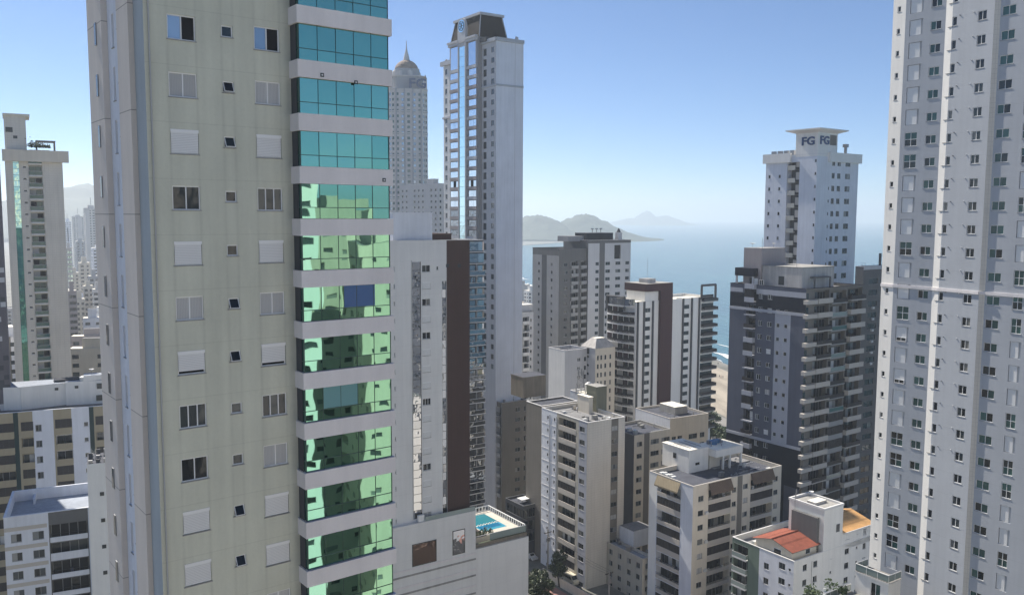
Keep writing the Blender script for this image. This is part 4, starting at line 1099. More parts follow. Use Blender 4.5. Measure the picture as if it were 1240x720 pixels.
# ---- white and brown tower with podium and pool
def pool_tower():
    ang = 34; x0, y0 = -15.4-.829*12, 154-.559*12
    O = Bld('apartment_tower', 'white slab tower with a brown tiled edge, on a podium with a blue pool terrace', 'apartment tower', 0, 0, 0, xy=(x0, y0), zt=83.6, La=21.1, Lb=17, ang=ang, mat='white_joint', uL=0, uR=0)
    zr = [z for z in O.rows('R', 517, 325, 486, 9, 9)]
    us = O.hit('R', 541, 400)[0]; ug = O.hit('R', 535.5, 400)[0]
    O.st['R'].append((us, O.La, -1, 999, 'brown_tile'))
    st = ['slide', 'shutter', 'slide', 'shutter', 'slide', 'shutter', 'shutter', 'shutter', 'three', 'shutter', 'shutter', 'shutter', 'slide', 'shutter', 'shutter', 'curtain', 'three', 'slide']
    O.win('R', (511, 521), zr, 1.25, vref=325, styles=st)
    O.win('R', (528.5, 531), zr[:1], .7, vref=322, style='single', name='small_window')
    O.win('R', (476.5, 478), [z+.1 for z in zr], .8, vref=330, style='single', name='slot_window')
    t0, _ = O.hit('R', 499.5, 400); t1, _ = O.hit('R', 510, 400)
    zt1 = O.hit('R', 505, 317)[1]
    # tall mirrored strips
    def strip_(ta, tb, za, zb, fl, n=1):
        O.op['R'].append((ta, tb, za, zb, .25, 'dark_grey')); m = MB(); mu = MB(); k = int((zb-za)/fl); w = (tb-ta)/n; rs = random.Random(int(ta*10))
        for i in range(k):
            a, b = za+i*(zb-za)/k, za+(i+1)*(zb-za)/k
            for j in range(n):
                q = rs.uniform(-.012, .012); e = rs.uniform(-.02, .02)
                m.quad((ta+j*w, .12+q, a), (ta+(j+1)*w, .12-q, a), (ta+(j+1)*w, .12-q+e, b), (ta+j*w, .12+q+e, b), 'mirror_smoke')
            mu.box(ta, tb, .08, .11, a-.03, a+.03, 'frame_dark')
        mu.box(ta, ta+.05, .05, .11, za, zb, 'frame_dark'); mu.box(tb-.05, tb, .05, .11, za, zb, 'frame_dark')
        p_ = O.put('glass_strip', 'R', 0, 0, m); link('mullions', mu.mesh('mullions'), p_)
    strip_(t0, t1, 33, zt1, 1.5); strip_(ug, us-.05, 33, O.hit('R', 538, 340)[1], 1.5)
    m = MB(); m.bar((t0-.12, -.05, 33), (t0-.12, -.05, zt1+.3), .06, 'slat_line', 4); O.put('pipe', 'R', 0, 0, m)
    for u in (541.8, 556): 
        t_, z_ = O.hit('R', u, 321.5); m = MB(); m.box(t_-.3, t_+.3, -.06, -.003, z_-.3, z_+.3, 'frame_dark'); O.put('vent', 'R', 0, 0, m)
    O.roof('roof_grey', ph=.6)
    # upper box set back on the left
    p0 = O.hit('R', 476, 262, 0)[0]; p1 = O.hit('R', 526, 262)[0]
    O.block(p0+.5, p1+.2, 1.2, 11, O.zt-.59, z_of(*O.W(p0, 1.2), 258.5), 'white_blue', name='lift_room', top='roof_grey', cap=.08)
    O.block(p1+.6, O.La-1, 5, 13, O.zt-.59, O.zt+.9, 'brown_tile', name='tank_room', cap=.05)
    # podium
    P = 1.15; xl = 0; zP = 32.5
    xr = O.hit('R', 576, 640, P)[0]
    m = MB(); m.box(xl, xr, -P, -.01, 0, zP, 'white_joint'); 
    for (ua, ub, va, vb) in ():
        pass
    pod = link('podium', m.mesh('podium'), O.root)
    for (ua, ub, va, vb, mt) in ((499, 528.5, 660, 682, 'w'), (548, 563, 643.5, 670, 'w')):
        ta = O.hit('R', ua, 668, P)[0]; tb = O.hit('R', ub, 660, P)[0]; zb = O.hit('R', ua, vb+(4 if ua < 510 else 2), P)[1]; za = O.hit('R', ua, va-1, P)[1]
        w = MB(); w.box(ta, tb, -P-.06, -P-.003, zb, za, 'frame_dark'); w.quad((ta+.15, -P-.065, zb+.15), (tb-.15, -P-.065, zb+.15), (tb-.15, -P-.065, za-.15), (ta+.15, -P-.065, za-.15), 'mirror_smoke' if ua > 540 else 'mirror_brown'); link('podium_window', w.mesh('podium_window'), pod)
    for i, zz in enumerate((24.3, 23.2, 21.2, 20.0, 18.0, 16.5)):
        w = MB(); w.box(xl, xr, -P-.09, -P-.003, zz-.16, zz+.16, 'concrete' if i % 2 else 'band_white'); link('relief_line', w.mesh('relief_line'), pod)
    w = MB(); w.box(xl, xr, -P-.02, -P+.25, zP+.003, zP+.12, 'slab_white'); link('coping', w.mesh('coping'), pod)
    ta = O.hit('R', 515, 636, P)[0]
    w = MB(); w.box(ta, xr-.05, -P+.06, -P+.09, zP+.12, zP+.95, 'rail_glass_pale'); w.box(ta-1.2, ta, -P+.3, -P+.9, zP+.12, zP+1.3, 'bright_white'); link('terrace_railing', w.mesh('terrace_railing'), pod)
    rs = random.Random(3)
    # podium body behind right part and pool deck
    xd0 = xr+.002; xd1 = O.hit('R', 640, 657, P)[0]; zd = 25.0; yb = 13.6
    m = MB(); m.box(xr-.6, xr, -P+.01, 12, 0, zP-.02, 'white_joint', 'roof_grey'); link('podium', m.mesh('podium'), O.root) if False else None
    w = MB(); w.box(xd0, xd1, -P, yb, 0, zd, 'white_joint', 'deck'); pd = link('pool_podium', w.mesh('pool_podium'), O.root)
    # deck, planter, pool set into the deck
    w = MB(); zz = zd
    w.box(xd0+.02, xd1-.05, -P+.5, -P+.9, zz+.003, zz+.75, 'old_brown', 'leaf_a'); link('planter', w.mesh('planter'), pd)
    px0, px1, py0, py1 = xd0+4.6, xd1-2.0, 3.6, yb-1.4
    w = MB(); w.box(xd0+.1, xd1-.1, 1.4, yb-.1, zz+.003, zz+1.05, 'deck'); link('pool_deck', w.mesh('pool_deck'), pd)
    w = MB(); zz2 = zz+1.058
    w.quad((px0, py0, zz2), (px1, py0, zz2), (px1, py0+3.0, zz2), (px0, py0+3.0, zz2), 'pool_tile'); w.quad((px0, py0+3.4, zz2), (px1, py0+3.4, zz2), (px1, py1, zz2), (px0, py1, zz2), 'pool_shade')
    w.quad((px0+.4, py0+1.0, zz2+.004), (px1-.5, py0+1.0, zz2+.004), (px1-.5, py0+2.7, zz2+.004), (px0+.4, py0+2.7, zz2+.004), 'pool_water')
    link('swimming_pool', w.mesh('swimming_pool'), pd)
    w = MB(); w.box(xd0+.12, px0-.5, 1.45, 7.5, zz+1.053, zz+1.075, 'wicker'); link('timber_deck', w.mesh('timber_deck'), pd)
    for i in range(7):
        w = MB(); rq = random.Random(i); cx_, cy_ = xd0+.6+i*.75, 1.8+.3*(i % 3)
        for q_ in range(70):
            c_ = Vector((cx_+rq.gauss(0, .28), cy_+rq.gauss(0, .28), zz+1.25+abs(rq.gauss(0, .45)))); a_ = Vector((rq.gauss(0, 1), rq.gauss(0, 1), rq.gauss(0, 1))).normalized()*.2; b_ = a_.orthogonal().normalized()*.12; w.quad(c_-a_, c_-b_, c_+a_, c_+b_, 'leaf_a')
        link('planting', w.mesh('planting'), pd)
    w = MB()
    for i in range(9): w.cyl(px0+.2+i*(px1-px0-.3)/8, py0+3.2, zz2, zz2+.18, .16, .12, 8, 'frame_white')
    link('pool_edge_stones', w.mesh('pool_edge_stones'), pd)
    w = MB()     # railing round the deck
    def rl(a, b):
        n = max(3, int((Vector(a)-Vector(b)).length/.75))
        for i in range(n+1): x, y = lerp(a[0], b[0], i/n), lerp(a[1], b[1], i/n); w.box(x-.08, x+.08, y-.08, y+.08, zz+.0, zz+2.05, 'rail_white')
        w.bar((*a, zz+2.1), (*b, zz+2.1), .11, 'rail_white', 6); w.bar((*a, zz+1.15), (*b, zz+1.15), .07, 'rail_white', 6)
    rl((xd1-.1, -P+1.2), (xd1-.1, yb-.1)); rl((px0-1, yb-.1), (xd1-.1, yb-.1)); link('pool_railing', w.mesh('pool_railing'), pd)
    w = MB(); w.box(xd0+3.8, xd1-.05, -P+.95, -P+.98, zz+.75, zz+2.0, 'rail_glass_pale'); w.bar((xd0+.05, -P+.96, zz+2.02), (xd1-.05, -P+.96, zz+2.02), .05, 'rail_white', 5); link('glass_railing', w.mesh('glass_railing'), pd)
    w = MB(); w.box(xd0+.01, xd0+3.2, yb-5.6, yb-5.3, zz+1.053, zz+3.6, 'white'); link('screen_wall', w.mesh('screen_wall'), pd)
    for i, (lx, ly) in enumerate(((px0-1.2, py0+.4), (px0-2.2, py0+1.2), (px0-3.0, py0+.2))):
        t_ = empty('sun_lounger', (*O.W(lx, ly), zz2-.004), O.g+.3*i); tag(t_, ['dark wicker lounger nearest the pool', 'dark wicker lounger between its two neighbours by the pool', 'dark wicker lounger farthest from the pool'][i], 'sun lounger', 'loungers on the pool terrace')
        c = MB(); c.box(-.35, .35, -.9, .5, .28, .40, 'wicker'); link('seat', c.mesh('seat'), t_)
        c = MB(); c.poly([(-.35, .5, .40), (.35, .5, .40), (.35, 1.0, .85), (-.35, 1.0, .85)], 'wicker'); c.poly([(-.35, 1.0, .79), (.35, 1.0, .79), (.35, .5, .34), (-.35, .5, .34)], 'wicker'); link('backrest', c.mesh('backrest'), t_)
        for sx, sy in ((-.3, -.8), (.3, -.8), (-.3, .4), (.3, .4)): c = MB(); c.box(sx-.03, sx+.03, sy-.03, sy+.03, 0, .28, 'wicker'); link('leg', c.mesh('leg'), t_)
    m = MB()
    m.box(O.La, xd0+.3, 6.0, 12, 0, zd+4, 'white_joint', 'roof_grey'); link('podium_wing', m.mesh('podium_wing'), O.root)
    O.finish()
glass('mirror_brown', [(0, (.10, .065, .055)), (.5, (.12, .075, .06))], rough=.05, wob=.03, metal=.6)
pool_tower()

# ---- slim mirrored-balcony tower behind the brown edge
def mirror_balcony():
    B = Bld('apartment_tower', 'slim tower of mirrored glass and white balcony ledges seen behind the brown tiled edge', 'apartment tower', 563, 291, 222, uL=556, uR=585.5, ang=34, mat='dark_grey', Lb=12)
    rs = random.Random(8); z = B.zt; n = 26; f = 3.05
    m = MB()
    for k in range(n):
        zb = z-f*(k+1)
        gl = MB(); w = 1.25; x = .1; j = 0
        while x < B.La-.2:
            x2 = min(x+w, B.La-.1); t = rs.uniform(-.05, .05)
            gl.quad((x, -.35+t, zb+.35), (x2, -.35-t, zb+.35), (x2, -.35-t, zb+f-.4), (x, -.35+t, zb+f-.4), 'mirror_dark' if not (k < 14 and x > B.La*.68) else 'mirror_smoke'); x = x2
        o = link('glazing', gl.mesh('glazing'), B.root)
        s = MB(); s.box(-.3, B.La+.25, -.95 if k > 1 else -.5, -.003, zb-.05, zb+.13, 'slab_white')
        if k > 1: s.bar((0, -.9, zb+1.2), (B.La+.2, -.9, zb+1.2), .06, 'rail_white', 4); s.box(0, B.La, -.9, -.88, zb+.2, zb+1.1, 'mirror_dark'); s.box(B.La*.55, B.La*.57, -.8, -.36, zb+.13, zb+f-.05, 'slab_grey')
        link('balcony', s.mesh('balcony'), B.root)
    B.roof('roof_grey', ph=.2); B.finish()
mirror_balcony()

# ---- tall tower with mansard crown
def crown_tower():
    B = Bld('apartment_tower', 'tall grey tower with a dark mansard crown, light-blue glass column and blank side wall', 'apartment tower', 601, 47.5, 250, uL=549, uR=634, ang=34, mat='white_blue', matL='light_grey')
    Lb, La = B.Lb, B.La; rs = random.Random(2)
    zr = B.rows('L', 587, 88, 249, 14, 16); dz = B.dz
    zr = [zr[0]+dz*2, zr[0]+dz] + zr
    def t_(u): return B.hit('L', u, 262)[0]
    B.win('L', (594.5, 598.0), [z for z in zr], 1.5, vref=262, style='single', pane='mirror_dark_p', name='window', fr='frame_grey')
    B.st['L'].append((t_(592.5), t_(600), -1, 999, 'light_grey'))
    B.win('L', (585.2, 589), [z-.2 for z in zr], 2.0, vref=262, style='single', pane='mirror_dark_p', fr='frame_grey')
    B.band('R', 125.3-.25, 125.3+.25, 'pearl', .25); B.band('L', 125.3-.25, 125.3+.25, 'pearl', .25)
    B.band('R', B.zt-.4, B.zt+.6, 'pearl', .5, name='cornice'); B.band('L', B.zt-.4, B.zt+.6, 'pearl', .5, t0=t_(584), t1=Lb, name='cornice')
    for u in (623,): 
        t = B.hit('R', u, 262)[0]; m = MB(); m.box(t-.05, t+.05, -.02, -.003, 0, B.zt-.5, 'slat_line'); B.put('wall_joint', 'R', 0, 0, m)
    B.roof('roof_grey', ph=.5); 
    # central glazed body standing proud of the left face
    ya, yb = Lb-t_(583.5), Lb-t_(549.5); P = 1.3; zc = z_of(*B.W(-P, ya), 44)
    m = MB(); m.box(-P, -.004, ya, yb, 0, zc, 'grey', 'roof_grey'); m.box(0, La*.93, ya, yb, B.zt+.01, zc, 'grey', 'roof_grey'); body = link('central_body', m.mesh('central_body'), B.root)
    # glass bays and central column, with spandrels
    tl = [yb-.4, yb-(yb-ya)*.36, yb-(yb-ya)*.385, yb-(yb-ya)*.62, yb-(yb-ya)*.645, ya+.5]
    def panel(y1, y0, za, zb, mt, out, par, nm='glazing', tilt=.006):
        g = MB(); e = rs.uniform(-tilt, tilt)*2; h = rs.uniform(-tilt, tilt)*2
        g.quad((-out-e, y1, za), (-out+e, y0, za), (-out+e+h, y0, zb), (-out-e+h, y1, zb), mt); g.quad((-out+.02, y1, za), (-out+.02, y1, zb), (-out+.02, y0, zb), (-out+.02, y0, za), mt) if False else None
        return g
    zlow = 20
    kfl = int((zc-11-zlow)/dz); zs = [zr[0]-dz*i for i in range(0, 34)]
    # column
    g = MB(); zz = zlow
    while zz < zc-3: 
        e = rs.uniform(-.02, .02); g.quad((-P-.55-e, tl[2], zz+.04), (-P-.55+e, tl[3], zz+.04), (-P-.55+e, tl[3], zz+dz-.04), (-P-.55-e, tl[2], zz+dz-.04), 'mirror_blue'); zz += dz
    g.box(-P-.5, -P-.002, tl[3], tl[2], zlow, zc, 'light_grey')
    link('glass_column', g.mesh('glass_column'), B.root)
    for yy in (tl[2]+.1, tl[3]-.1):
        g = MB(); g.box(-P-.75, -P-.003, yy-.22, yy+.22, zlow, zc+4, 'light_grey'); link('pilaster', g.mesh('pilaster'), B.root)
    # arch on top with round emblem
    g = MB(); yc = (tl[2]+tl[3])/2; r = (tl[2]-tl[3])/2+.3; n = 18; ztop = zc+4.2
    pts = [(-r, zc-.5)]+[(-r*cos(pi*i/n), ztop+r*sin(pi*i/n)) for i in range(n+1)]+[(r, zc-.5)]
    for (xx, sc) in ((-P-.80, 1),):
        g.poly([(xx, yc-a*sc, b) for a, b in pts], 'light_grey'); g.poly([(xx+.75, yc-a*sc, b) for a, b in pts[::-1]], 'light_grey')
        for a, b in zip(pts, pts[1:]+pts[:1]): g.quad((xx, yc-b[0], b[1]), (xx, yc-a[0], a[1]), (xx+.75, yc-a[0], a[1]), (xx+.75, yc-b[0], b[1]), 'light_grey')
    ap = link('arch', g.mesh('arch'), B.root)
    g = MB(); g.poly([(-P-.83, yc-(r-.4)*cos(2*pi*i/24)*-1, ztop+(r-.4)*sin(2*pi*i/24)) for i in range(24)], 'mirror_blue'); 
    for i in range(24):
        a, b = 2*pi*i/24, 2*pi*(i+1)/24; q = r*.62; g.bar((-P-.86, yc+q*cos(a), ztop+q*sin(a)), (-P-.86, yc+q*cos(b), ztop+q*sin(b)), .10, 'frame_dark', 4)
    for i in range(6): a = pi*i/3; g.bar((-P-.86, yc, ztop), (-P-.86, yc+r*.5*cos(a), ztop+r*.5*sin(a)), .09, 'frame_dark', 4)
    link('round_emblem', g.mesh('round_emblem'), ap)
    zA = z_of(*B.W(-P, ya), 79)      # underside of the tall upper panels
    for (y1, y0) in ((tl[0], tl[1]), (tl[4], tl[5])):
        g = MB(); g.quad((-P-.2, y1-.6, zA+.5), (-P-.2, y0+.6, zA+.5), (-P-.2, y0+.6, zc-1.2), (-P-.2, y1-.6, zc-1.2), 'mirror_pale'); g.box(-P-.45, -P-.005, y0, y1, zA-.5, zA+.4, 'light_grey')
        g.box(-P-.15, -P-.005, y0+.3, y0+.6, zA+.4, zc-.6, 'light_grey'); g.box(-P-.15, -P-.005, y1-.6, y1-.3, zA+.4, zc-.6, 'light_grey')
        link('upper_panel', g.mesh('upper_panel'), B.root)
        g = MB(); g.box(-P-.7, -P-.006, y0-.2, y1+.3, zc-.9, zc-.1, 'light_grey'); g.box(-P-1.0, -P-.006, y0-.3, y1+.5, zc-.097, zc+.5, 'light_grey'); link('cornice', g.mesh('cornice'), B.root)
        z = zA-.5; i = 0
        while z > zlow:
            zb = z-dz
            g = MB(); w = (y1-y0-.5)/3
            for j in range(3):
                ya_, yb_ = y1-.25-j*w, y1-.25-(j+1)*w; e = rs.uniform(-.015, .015)
                dark = (i == 11 and j == 1) 
                g.quad((-P-.12-e, ya_, zb+1.05), (-P-.12+e, yb_, zb+1.05), (-P-.12+e, yb_, z-.15), (-P-.12-e, ya_, z-.15), 'dark_room' if dark else ('mirror_pale' if i < 14 else 'mirror_dark'))
            g.box(-P-.2, -P-.13, y0+.2, y0+.3, zb+1, z, 'light_grey')
            link('glazing', g.mesh('glazing'), B.root)
            g = MB(); g.box(-P-.40, -P-.004, y0, y1, zb+.08, zb+1.0, 'pinkish' if i % 4 else 'light_grey'); link('parapet_band', g.mesh('parapet_band'), B.root)
            z = zb; i += 1
    # crown
    cy0, cy1 = ya-.3, yb+.0; cx0, cx1 = -P+.2, La*.92
    zk = z_of(*B.W(cx0+1, cy0+1), 17.5)
    g = MB(); i_ = 1.15; lo = [(cx0, cy0), (cx1, cy0), (cx1, cy1), (cx0, cy1)]; hi = [(cx0+i_, cy0+i_), (cx1-i_, cy0+i_), (cx1-i_, cy1-i_), (cx0+i_, cy1-i_)]
    for k in range(4):
        a, b, c, d = lo[k], lo[(k+1) % 4], hi[(k+1) % 4], hi[k]; g.quad((*a, zc+.02), (*b, zc+.02), (*c, zk), (*d, zk), 'crown_brown')
        g.bar((*a, zc+.02), (*d, zk), .16, 'light_grey', 5)
    cr = link('mansard_crown', g.mesh('mansard_crown'), B.root)
    g = MB(); o = .5; g.box(hi[0][0]-o, hi[1][0]+o, hi[0][1]-o, hi[2][1]+o, zk, zk+.7, 'light_grey', 'light_grey'); link('top_slab', g.mesh('top_slab'), cr)
    g = MB(); g.box(cx0+.2, cx1+.9, cy0-3.2, cy0-.1, B.zt+.1, B.zt+1.3, 'dark_grey'); link('roof_canopy', g.mesh('roof_canopy'), B.root)
    for (x, y) in ((La-.8, 2), (La-1.6, 1.4)): g = MB(); g.cyl(x, y, B.zt-.4, B.zt+1.8, .35, .3, 8, 'light_grey'); link('vent_pipe', g.mesh('vent_pipe'), B.root)
    # left wing
    x1 = -.0; yw0 = yb+.01
    cx, _ = at_y(537.5, 250, 1); 
    S = Bld('w', 'w', 'w', 549.5, 74, 268.5, uL=537, uR=560, ang=34, mat='white', matL='white_joint')
    S.zt = z_of(S.x, S.y, 74); S.win('L', (539.3, 542), [z for z in zr], 1.7, vref=262, style='single', pane='pane_dark'); S.win('L', (546, 548), [z for z in zr], 1.7, vref=262, style='single', pane='pane_dark')
    S.band('L', S.zt-.8, S.zt+.5, 'light_grey', .8, t0=-.8, name='cornice'); S.band('L', 118.0, 118.6, 'light_grey', .5, name='ledge'); S.roof('roof_grey', ph=.3); S.finish(); merge(S, B)
    B.finish()
glass('mirror_dark_p', [(0, (.05, .06, .07)), (.5, (.10, .12, .14)), (.8, (.03, .035, .04))], rough=.05)
glass('mirror_pale', [(0, (.60, .66, .74)), (.5, (.66, .72, .80)), (.8, (.52, .58, .66))], rough=.03, wob=.02, metal=1)
crown_tower()

def text_mb(txt, size, depth=.15):
    cu = bpy.data.curves.new('sign_text', 'FONT'); cu.body = txt; cu.size = size; cu.extrude = depth; cu.offset = size*.028; cu.space_character = 1.0; cu.resolution_u = 3
    o = bpy.data.objects.new('sign_text', cu); col.objects.link(o); dg = bpy.context.evaluated_depsgraph_get(); me = bpy.data.meshes.new_from_object(o.evaluated_get(dg)); bpy.data.objects.remove(o)
    return me
def sign(root, face, t, z, size, txt='FG', out=.2, name='roof_sign'):
    me = text_mb(txt, size); me.materials.clear(); me.materials.append(MATS['blue_sign']); (O, an, L) = face
    M = Matrix.Rotation(pi/2, 4, 'X'); me.transform(M)
    me.transform(Matrix.Scale(1.18, 4, (1, 0, 0)))
    nx, ny = sin(an), -cos(an)
    return link(name, me, root, (O[0]+cos(an)*t+nx*out, O[1]+sin(an)*t+ny*out, z), an)

# ---- hazy tower with dome and spire
def spire_tower():
    x, zt = at_y(492.5, 111, 520); y = 520; root = empty('apartment_tower', (x, y, 0), R(12)); tag(root, 'slender pale tower topped by a copper dome and spire, in the haze', 'apartment tower')
    W_ = 11.4; c = 3.2
    pts = [(-W_, -W_+c), (-W_+c, -W_), (W_-c, -W_), (W_, -W_+c), (W_, W_-c), (W_-c, W_), (-W_+c, W_), (-W_, W_-c)]
    m = MB(); n = len(pts); items = []
    def edge(i): a, b = pts[i], pts[(i+1) % n]; return a, atan2(b[1]-a[1], b[0]-a[0]), sqrt((b[0]-a[0])**2+(b[1]-a[1])**2)
    for i in range(n):
        O, an, L = edge(i); ops = []
        if i in (0, 1, 2, 7, 3):
            k = 5 if L > 6 else 2
            for f in range(48):
                zz = zt-3-f*3.15
                if zz < 30: break
                for j in range(k):
                    t = (j+.5)*L/k; ops.append((t-.85, t+.85, zz-.8, zz+.8, .4, 'pane_teal' if (j+i) % 2 else 'pane_pale'))
        wall_grid(m, O, an, L, 0, zt, ops, [], 'far_pale')
    m.poly([(*p, zt) for p in pts], 'roof_grey'); link('wall', m.mesh('wall'), root)
    for zz in [zt-k*12.6 for k in range(0, 12)]:
        g = MB(); q = [(a*1.02, b*1.02) for a, b in pts]; g.prism(q, zz-.4, zz+.25, 'far_pale'); link('ledge', g.mesh('ledge'), root)
    for i in (1, 3):
        O, an, L = edge(i-0) if i == 1 else edge(2)
    for sx in (-7.2, -2.4, 2.4, 7.2):
        g = MB(); g.box(sx-.35, sx+.35, -W_-.5, -W_-.003, 0, zt+.5, 'far_grey'); link('pilaster', g.mesh('pilaster'), root)
    z = zt
    g = MB(); q = [(a*.80, b*.80) for a, b in pts]; g.prism(q, z+.01, z+7.5, 'far_grey'); q2 = [(a*.86, b*.86) for a, b in pts]; g.prism(q2, z+7.51, z+8.2, 'far_pale'); link('upper_storey', g.mesh('upper_storey'), root)
    for sx, sy in ((-W_+1.5, -W_+1.5), (W_-1.5, -W_+1.5), (W_-1.5, W_-1.5), (-W_+1.5, W_-1.5)):
        g = MB(); g.cyl(sx, sy, z, z+6, 1.2, 1.0, 8, 'far_pale'); g.cyl(sx, sy, z+6.01, z+8.5, 1.2, .1, 8, 'dome_copper'); link('corner_turret', g.mesh('corner_turret'), root)
    g = MB(); q = [(a*.62, b*.62) for a, b in pts]; g.prism(q, z+8.21, z+12.5, 'far_grey'); link('drum', g.mesh('drum'), root)
    for k in range(8):
        a = R(12+45*k-90); g = MB(); g.cyl(7.2*cos(a), 7.2*sin(a), z+8.3, z+11.0, 1.5, 1.5, 10, 'far_pale'); g.cyl(7.2*cos(a), 7.2*sin(a), z+11.01, z+12.2, 1.5, .4, 10, 'far_pale'); link('dormer', g.mesh('dormer'), root)
    g = MB(); prof = [(7.0, 12.5), (6.9, 13.6), (6.2, 15.0), (5.0, 16.4), (3.4, 17.5), (2.0, 18.0), (1.5, 20.5), (.9, 22.5), (.35, 25), (.12, 29.5)]
    for (r0, z0), (r1, z1) in zip(prof, prof[1:]): g.cyl(0, 0, z+z0, z+z1, r0, r1, 20, 'dome_copper' if z0 < 17.9 else 'far_pale', cap=False)
    link('dome', g.mesh('dome'), root)
    sign(root, ((-W_+c, -W_), 0, 2*(W_-c)), 8.2, z+.8, 7.4, out=.7)
spire_tower()

def far_white():
    B = Bld('apartment_building', 'white mid-height block with dense small dark windows, just below the domed tower', 'apartment building', 531, 223, 430, uL=484, uR=541, ang=40, mat='far_pale', matL='far_pale', zb=0)
    B.zt = at_y(531, 222, 430)[1]; zs = [B.zt-3.2-2.85*i for i in range(24)]
    for i in range(9): 
        t = B.Lb*(i+.7)/9.4; 
        if i in (2, 6): continue
        B.winm('L', t-.9, t+.9, zs, 1.3, style='single', pane='pane_dark')
    for i in range(2): B.winm('R', B.La*(i+.25)/2, B.La*(i+.7)/2, zs, 1.4, style='single', pane='pane_dark')
    B.roof('roof_grey', ph=.8); B.block(1, B.La-1, 6, 12, B.zt-.7, B.zt+2.5, 'far_pale', name='lift_room'); antenna(B.root, 2, 3, B.zt, 3)
    B.finish()
far_white()

# ---- grey tower by the sea
def grey_tower():
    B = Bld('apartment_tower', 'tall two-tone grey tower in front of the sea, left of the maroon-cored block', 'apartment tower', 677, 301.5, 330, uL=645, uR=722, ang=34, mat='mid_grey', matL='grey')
    zr = B.rows('L', 668, 320, 433, 13, 6); dz = B.dz
    for us in ((651.5, 653.5), (667, 669)): B.win('L', us, zr, 1.2, vref=330, style='single', pane='pane_dark', fr='frame_grey')
    B.stripe('L', (656, 662), 'dark_grey', vref=330)
    B.st['L'].append((0, B.Lb, B.zt-2.6, 999, 'mid_grey'))
    B.balc('R', (691, 699.5), [z-1.4 for z in zr], dz, style='solid', slab='slab_grey', vref=340, pr=.5, back='grey'); B.balc('R', (703, 712), [z-1.4 for z in zr], dz, style='solid', slab='slab_grey', vref=340, pr=.5, back='grey')
    B.win('R', (683, 687), zr, 1.2, vref=340, style='slide', pane='pane_dark', fr='frame_grey')
    B.roof('roof_dark', ph=.5, cap='dark_grey')
    S = Bld('w', 'w', 'w', 712.5, 291, 336.5, uL=680, uR=764, ang=34, mat='light_grey', matL='mid_grey', Lb=16)
    zs = [z for z in zr]
    for us, st in (((721, 725), 'slide'), ((733, 738.5), 'slide'), ((745, 751), 'slide'), ((757, 761.5), 'slide')): S.win('R', us, zs, 1.3, vref=335, style=st, pane='pane_dark', fr='frame_grey')
    S.stripe('R', (725.5, 732), 'mid_grey', vref=340); S.st['R'].append((0, S.La, S.zt-1.2, 999, 'mid_grey'))
    t0 = S.hit('R', 744, 300)[0]; S.op['R'].append((t0, t0+3.4, S.zt-7.5, S.zt-2, .5, 'dark_room'))
    S.roof('roof_dark', ph=.5); S.block(2, 16, 4, 11, S.zt-.49, S.zt+2.8, 'navy', name='tank_room', top='roof_dark'); S.block(-6, 1.8, 5, 12, S.zt-.49, S.zt+1.6, 'grey', name='lift_room', top='roof_grey')
    for i, (x, y) in enumerate(((6, 5), (9, 6), (12, 7))): g = MB(); g.bar((x, y, S.zt+2.8), (x, y, S.zt+4.2), .15, 'metal_grey', 5); g.box(x-.5, x+.5, y-.3, y+.3, S.zt+4.2, S.zt+4.6, 'metal_grey'); link('roof_fan', g.mesh('roof_fan'), S.root)
    g = MB(); g.box(S.La-5, S.La-3, 2, 4, S.zt-.49, S.zt+3, 'light_grey'); g.cyl(S.La-4, 3, S.zt+3.01, S.zt+4.6, .9, .2, 8, 'dark_grey'); link('chimney', g.mesh('chimney'), S.root)
    S.finish(); merge(S, B); B.finish()
grey_tower()

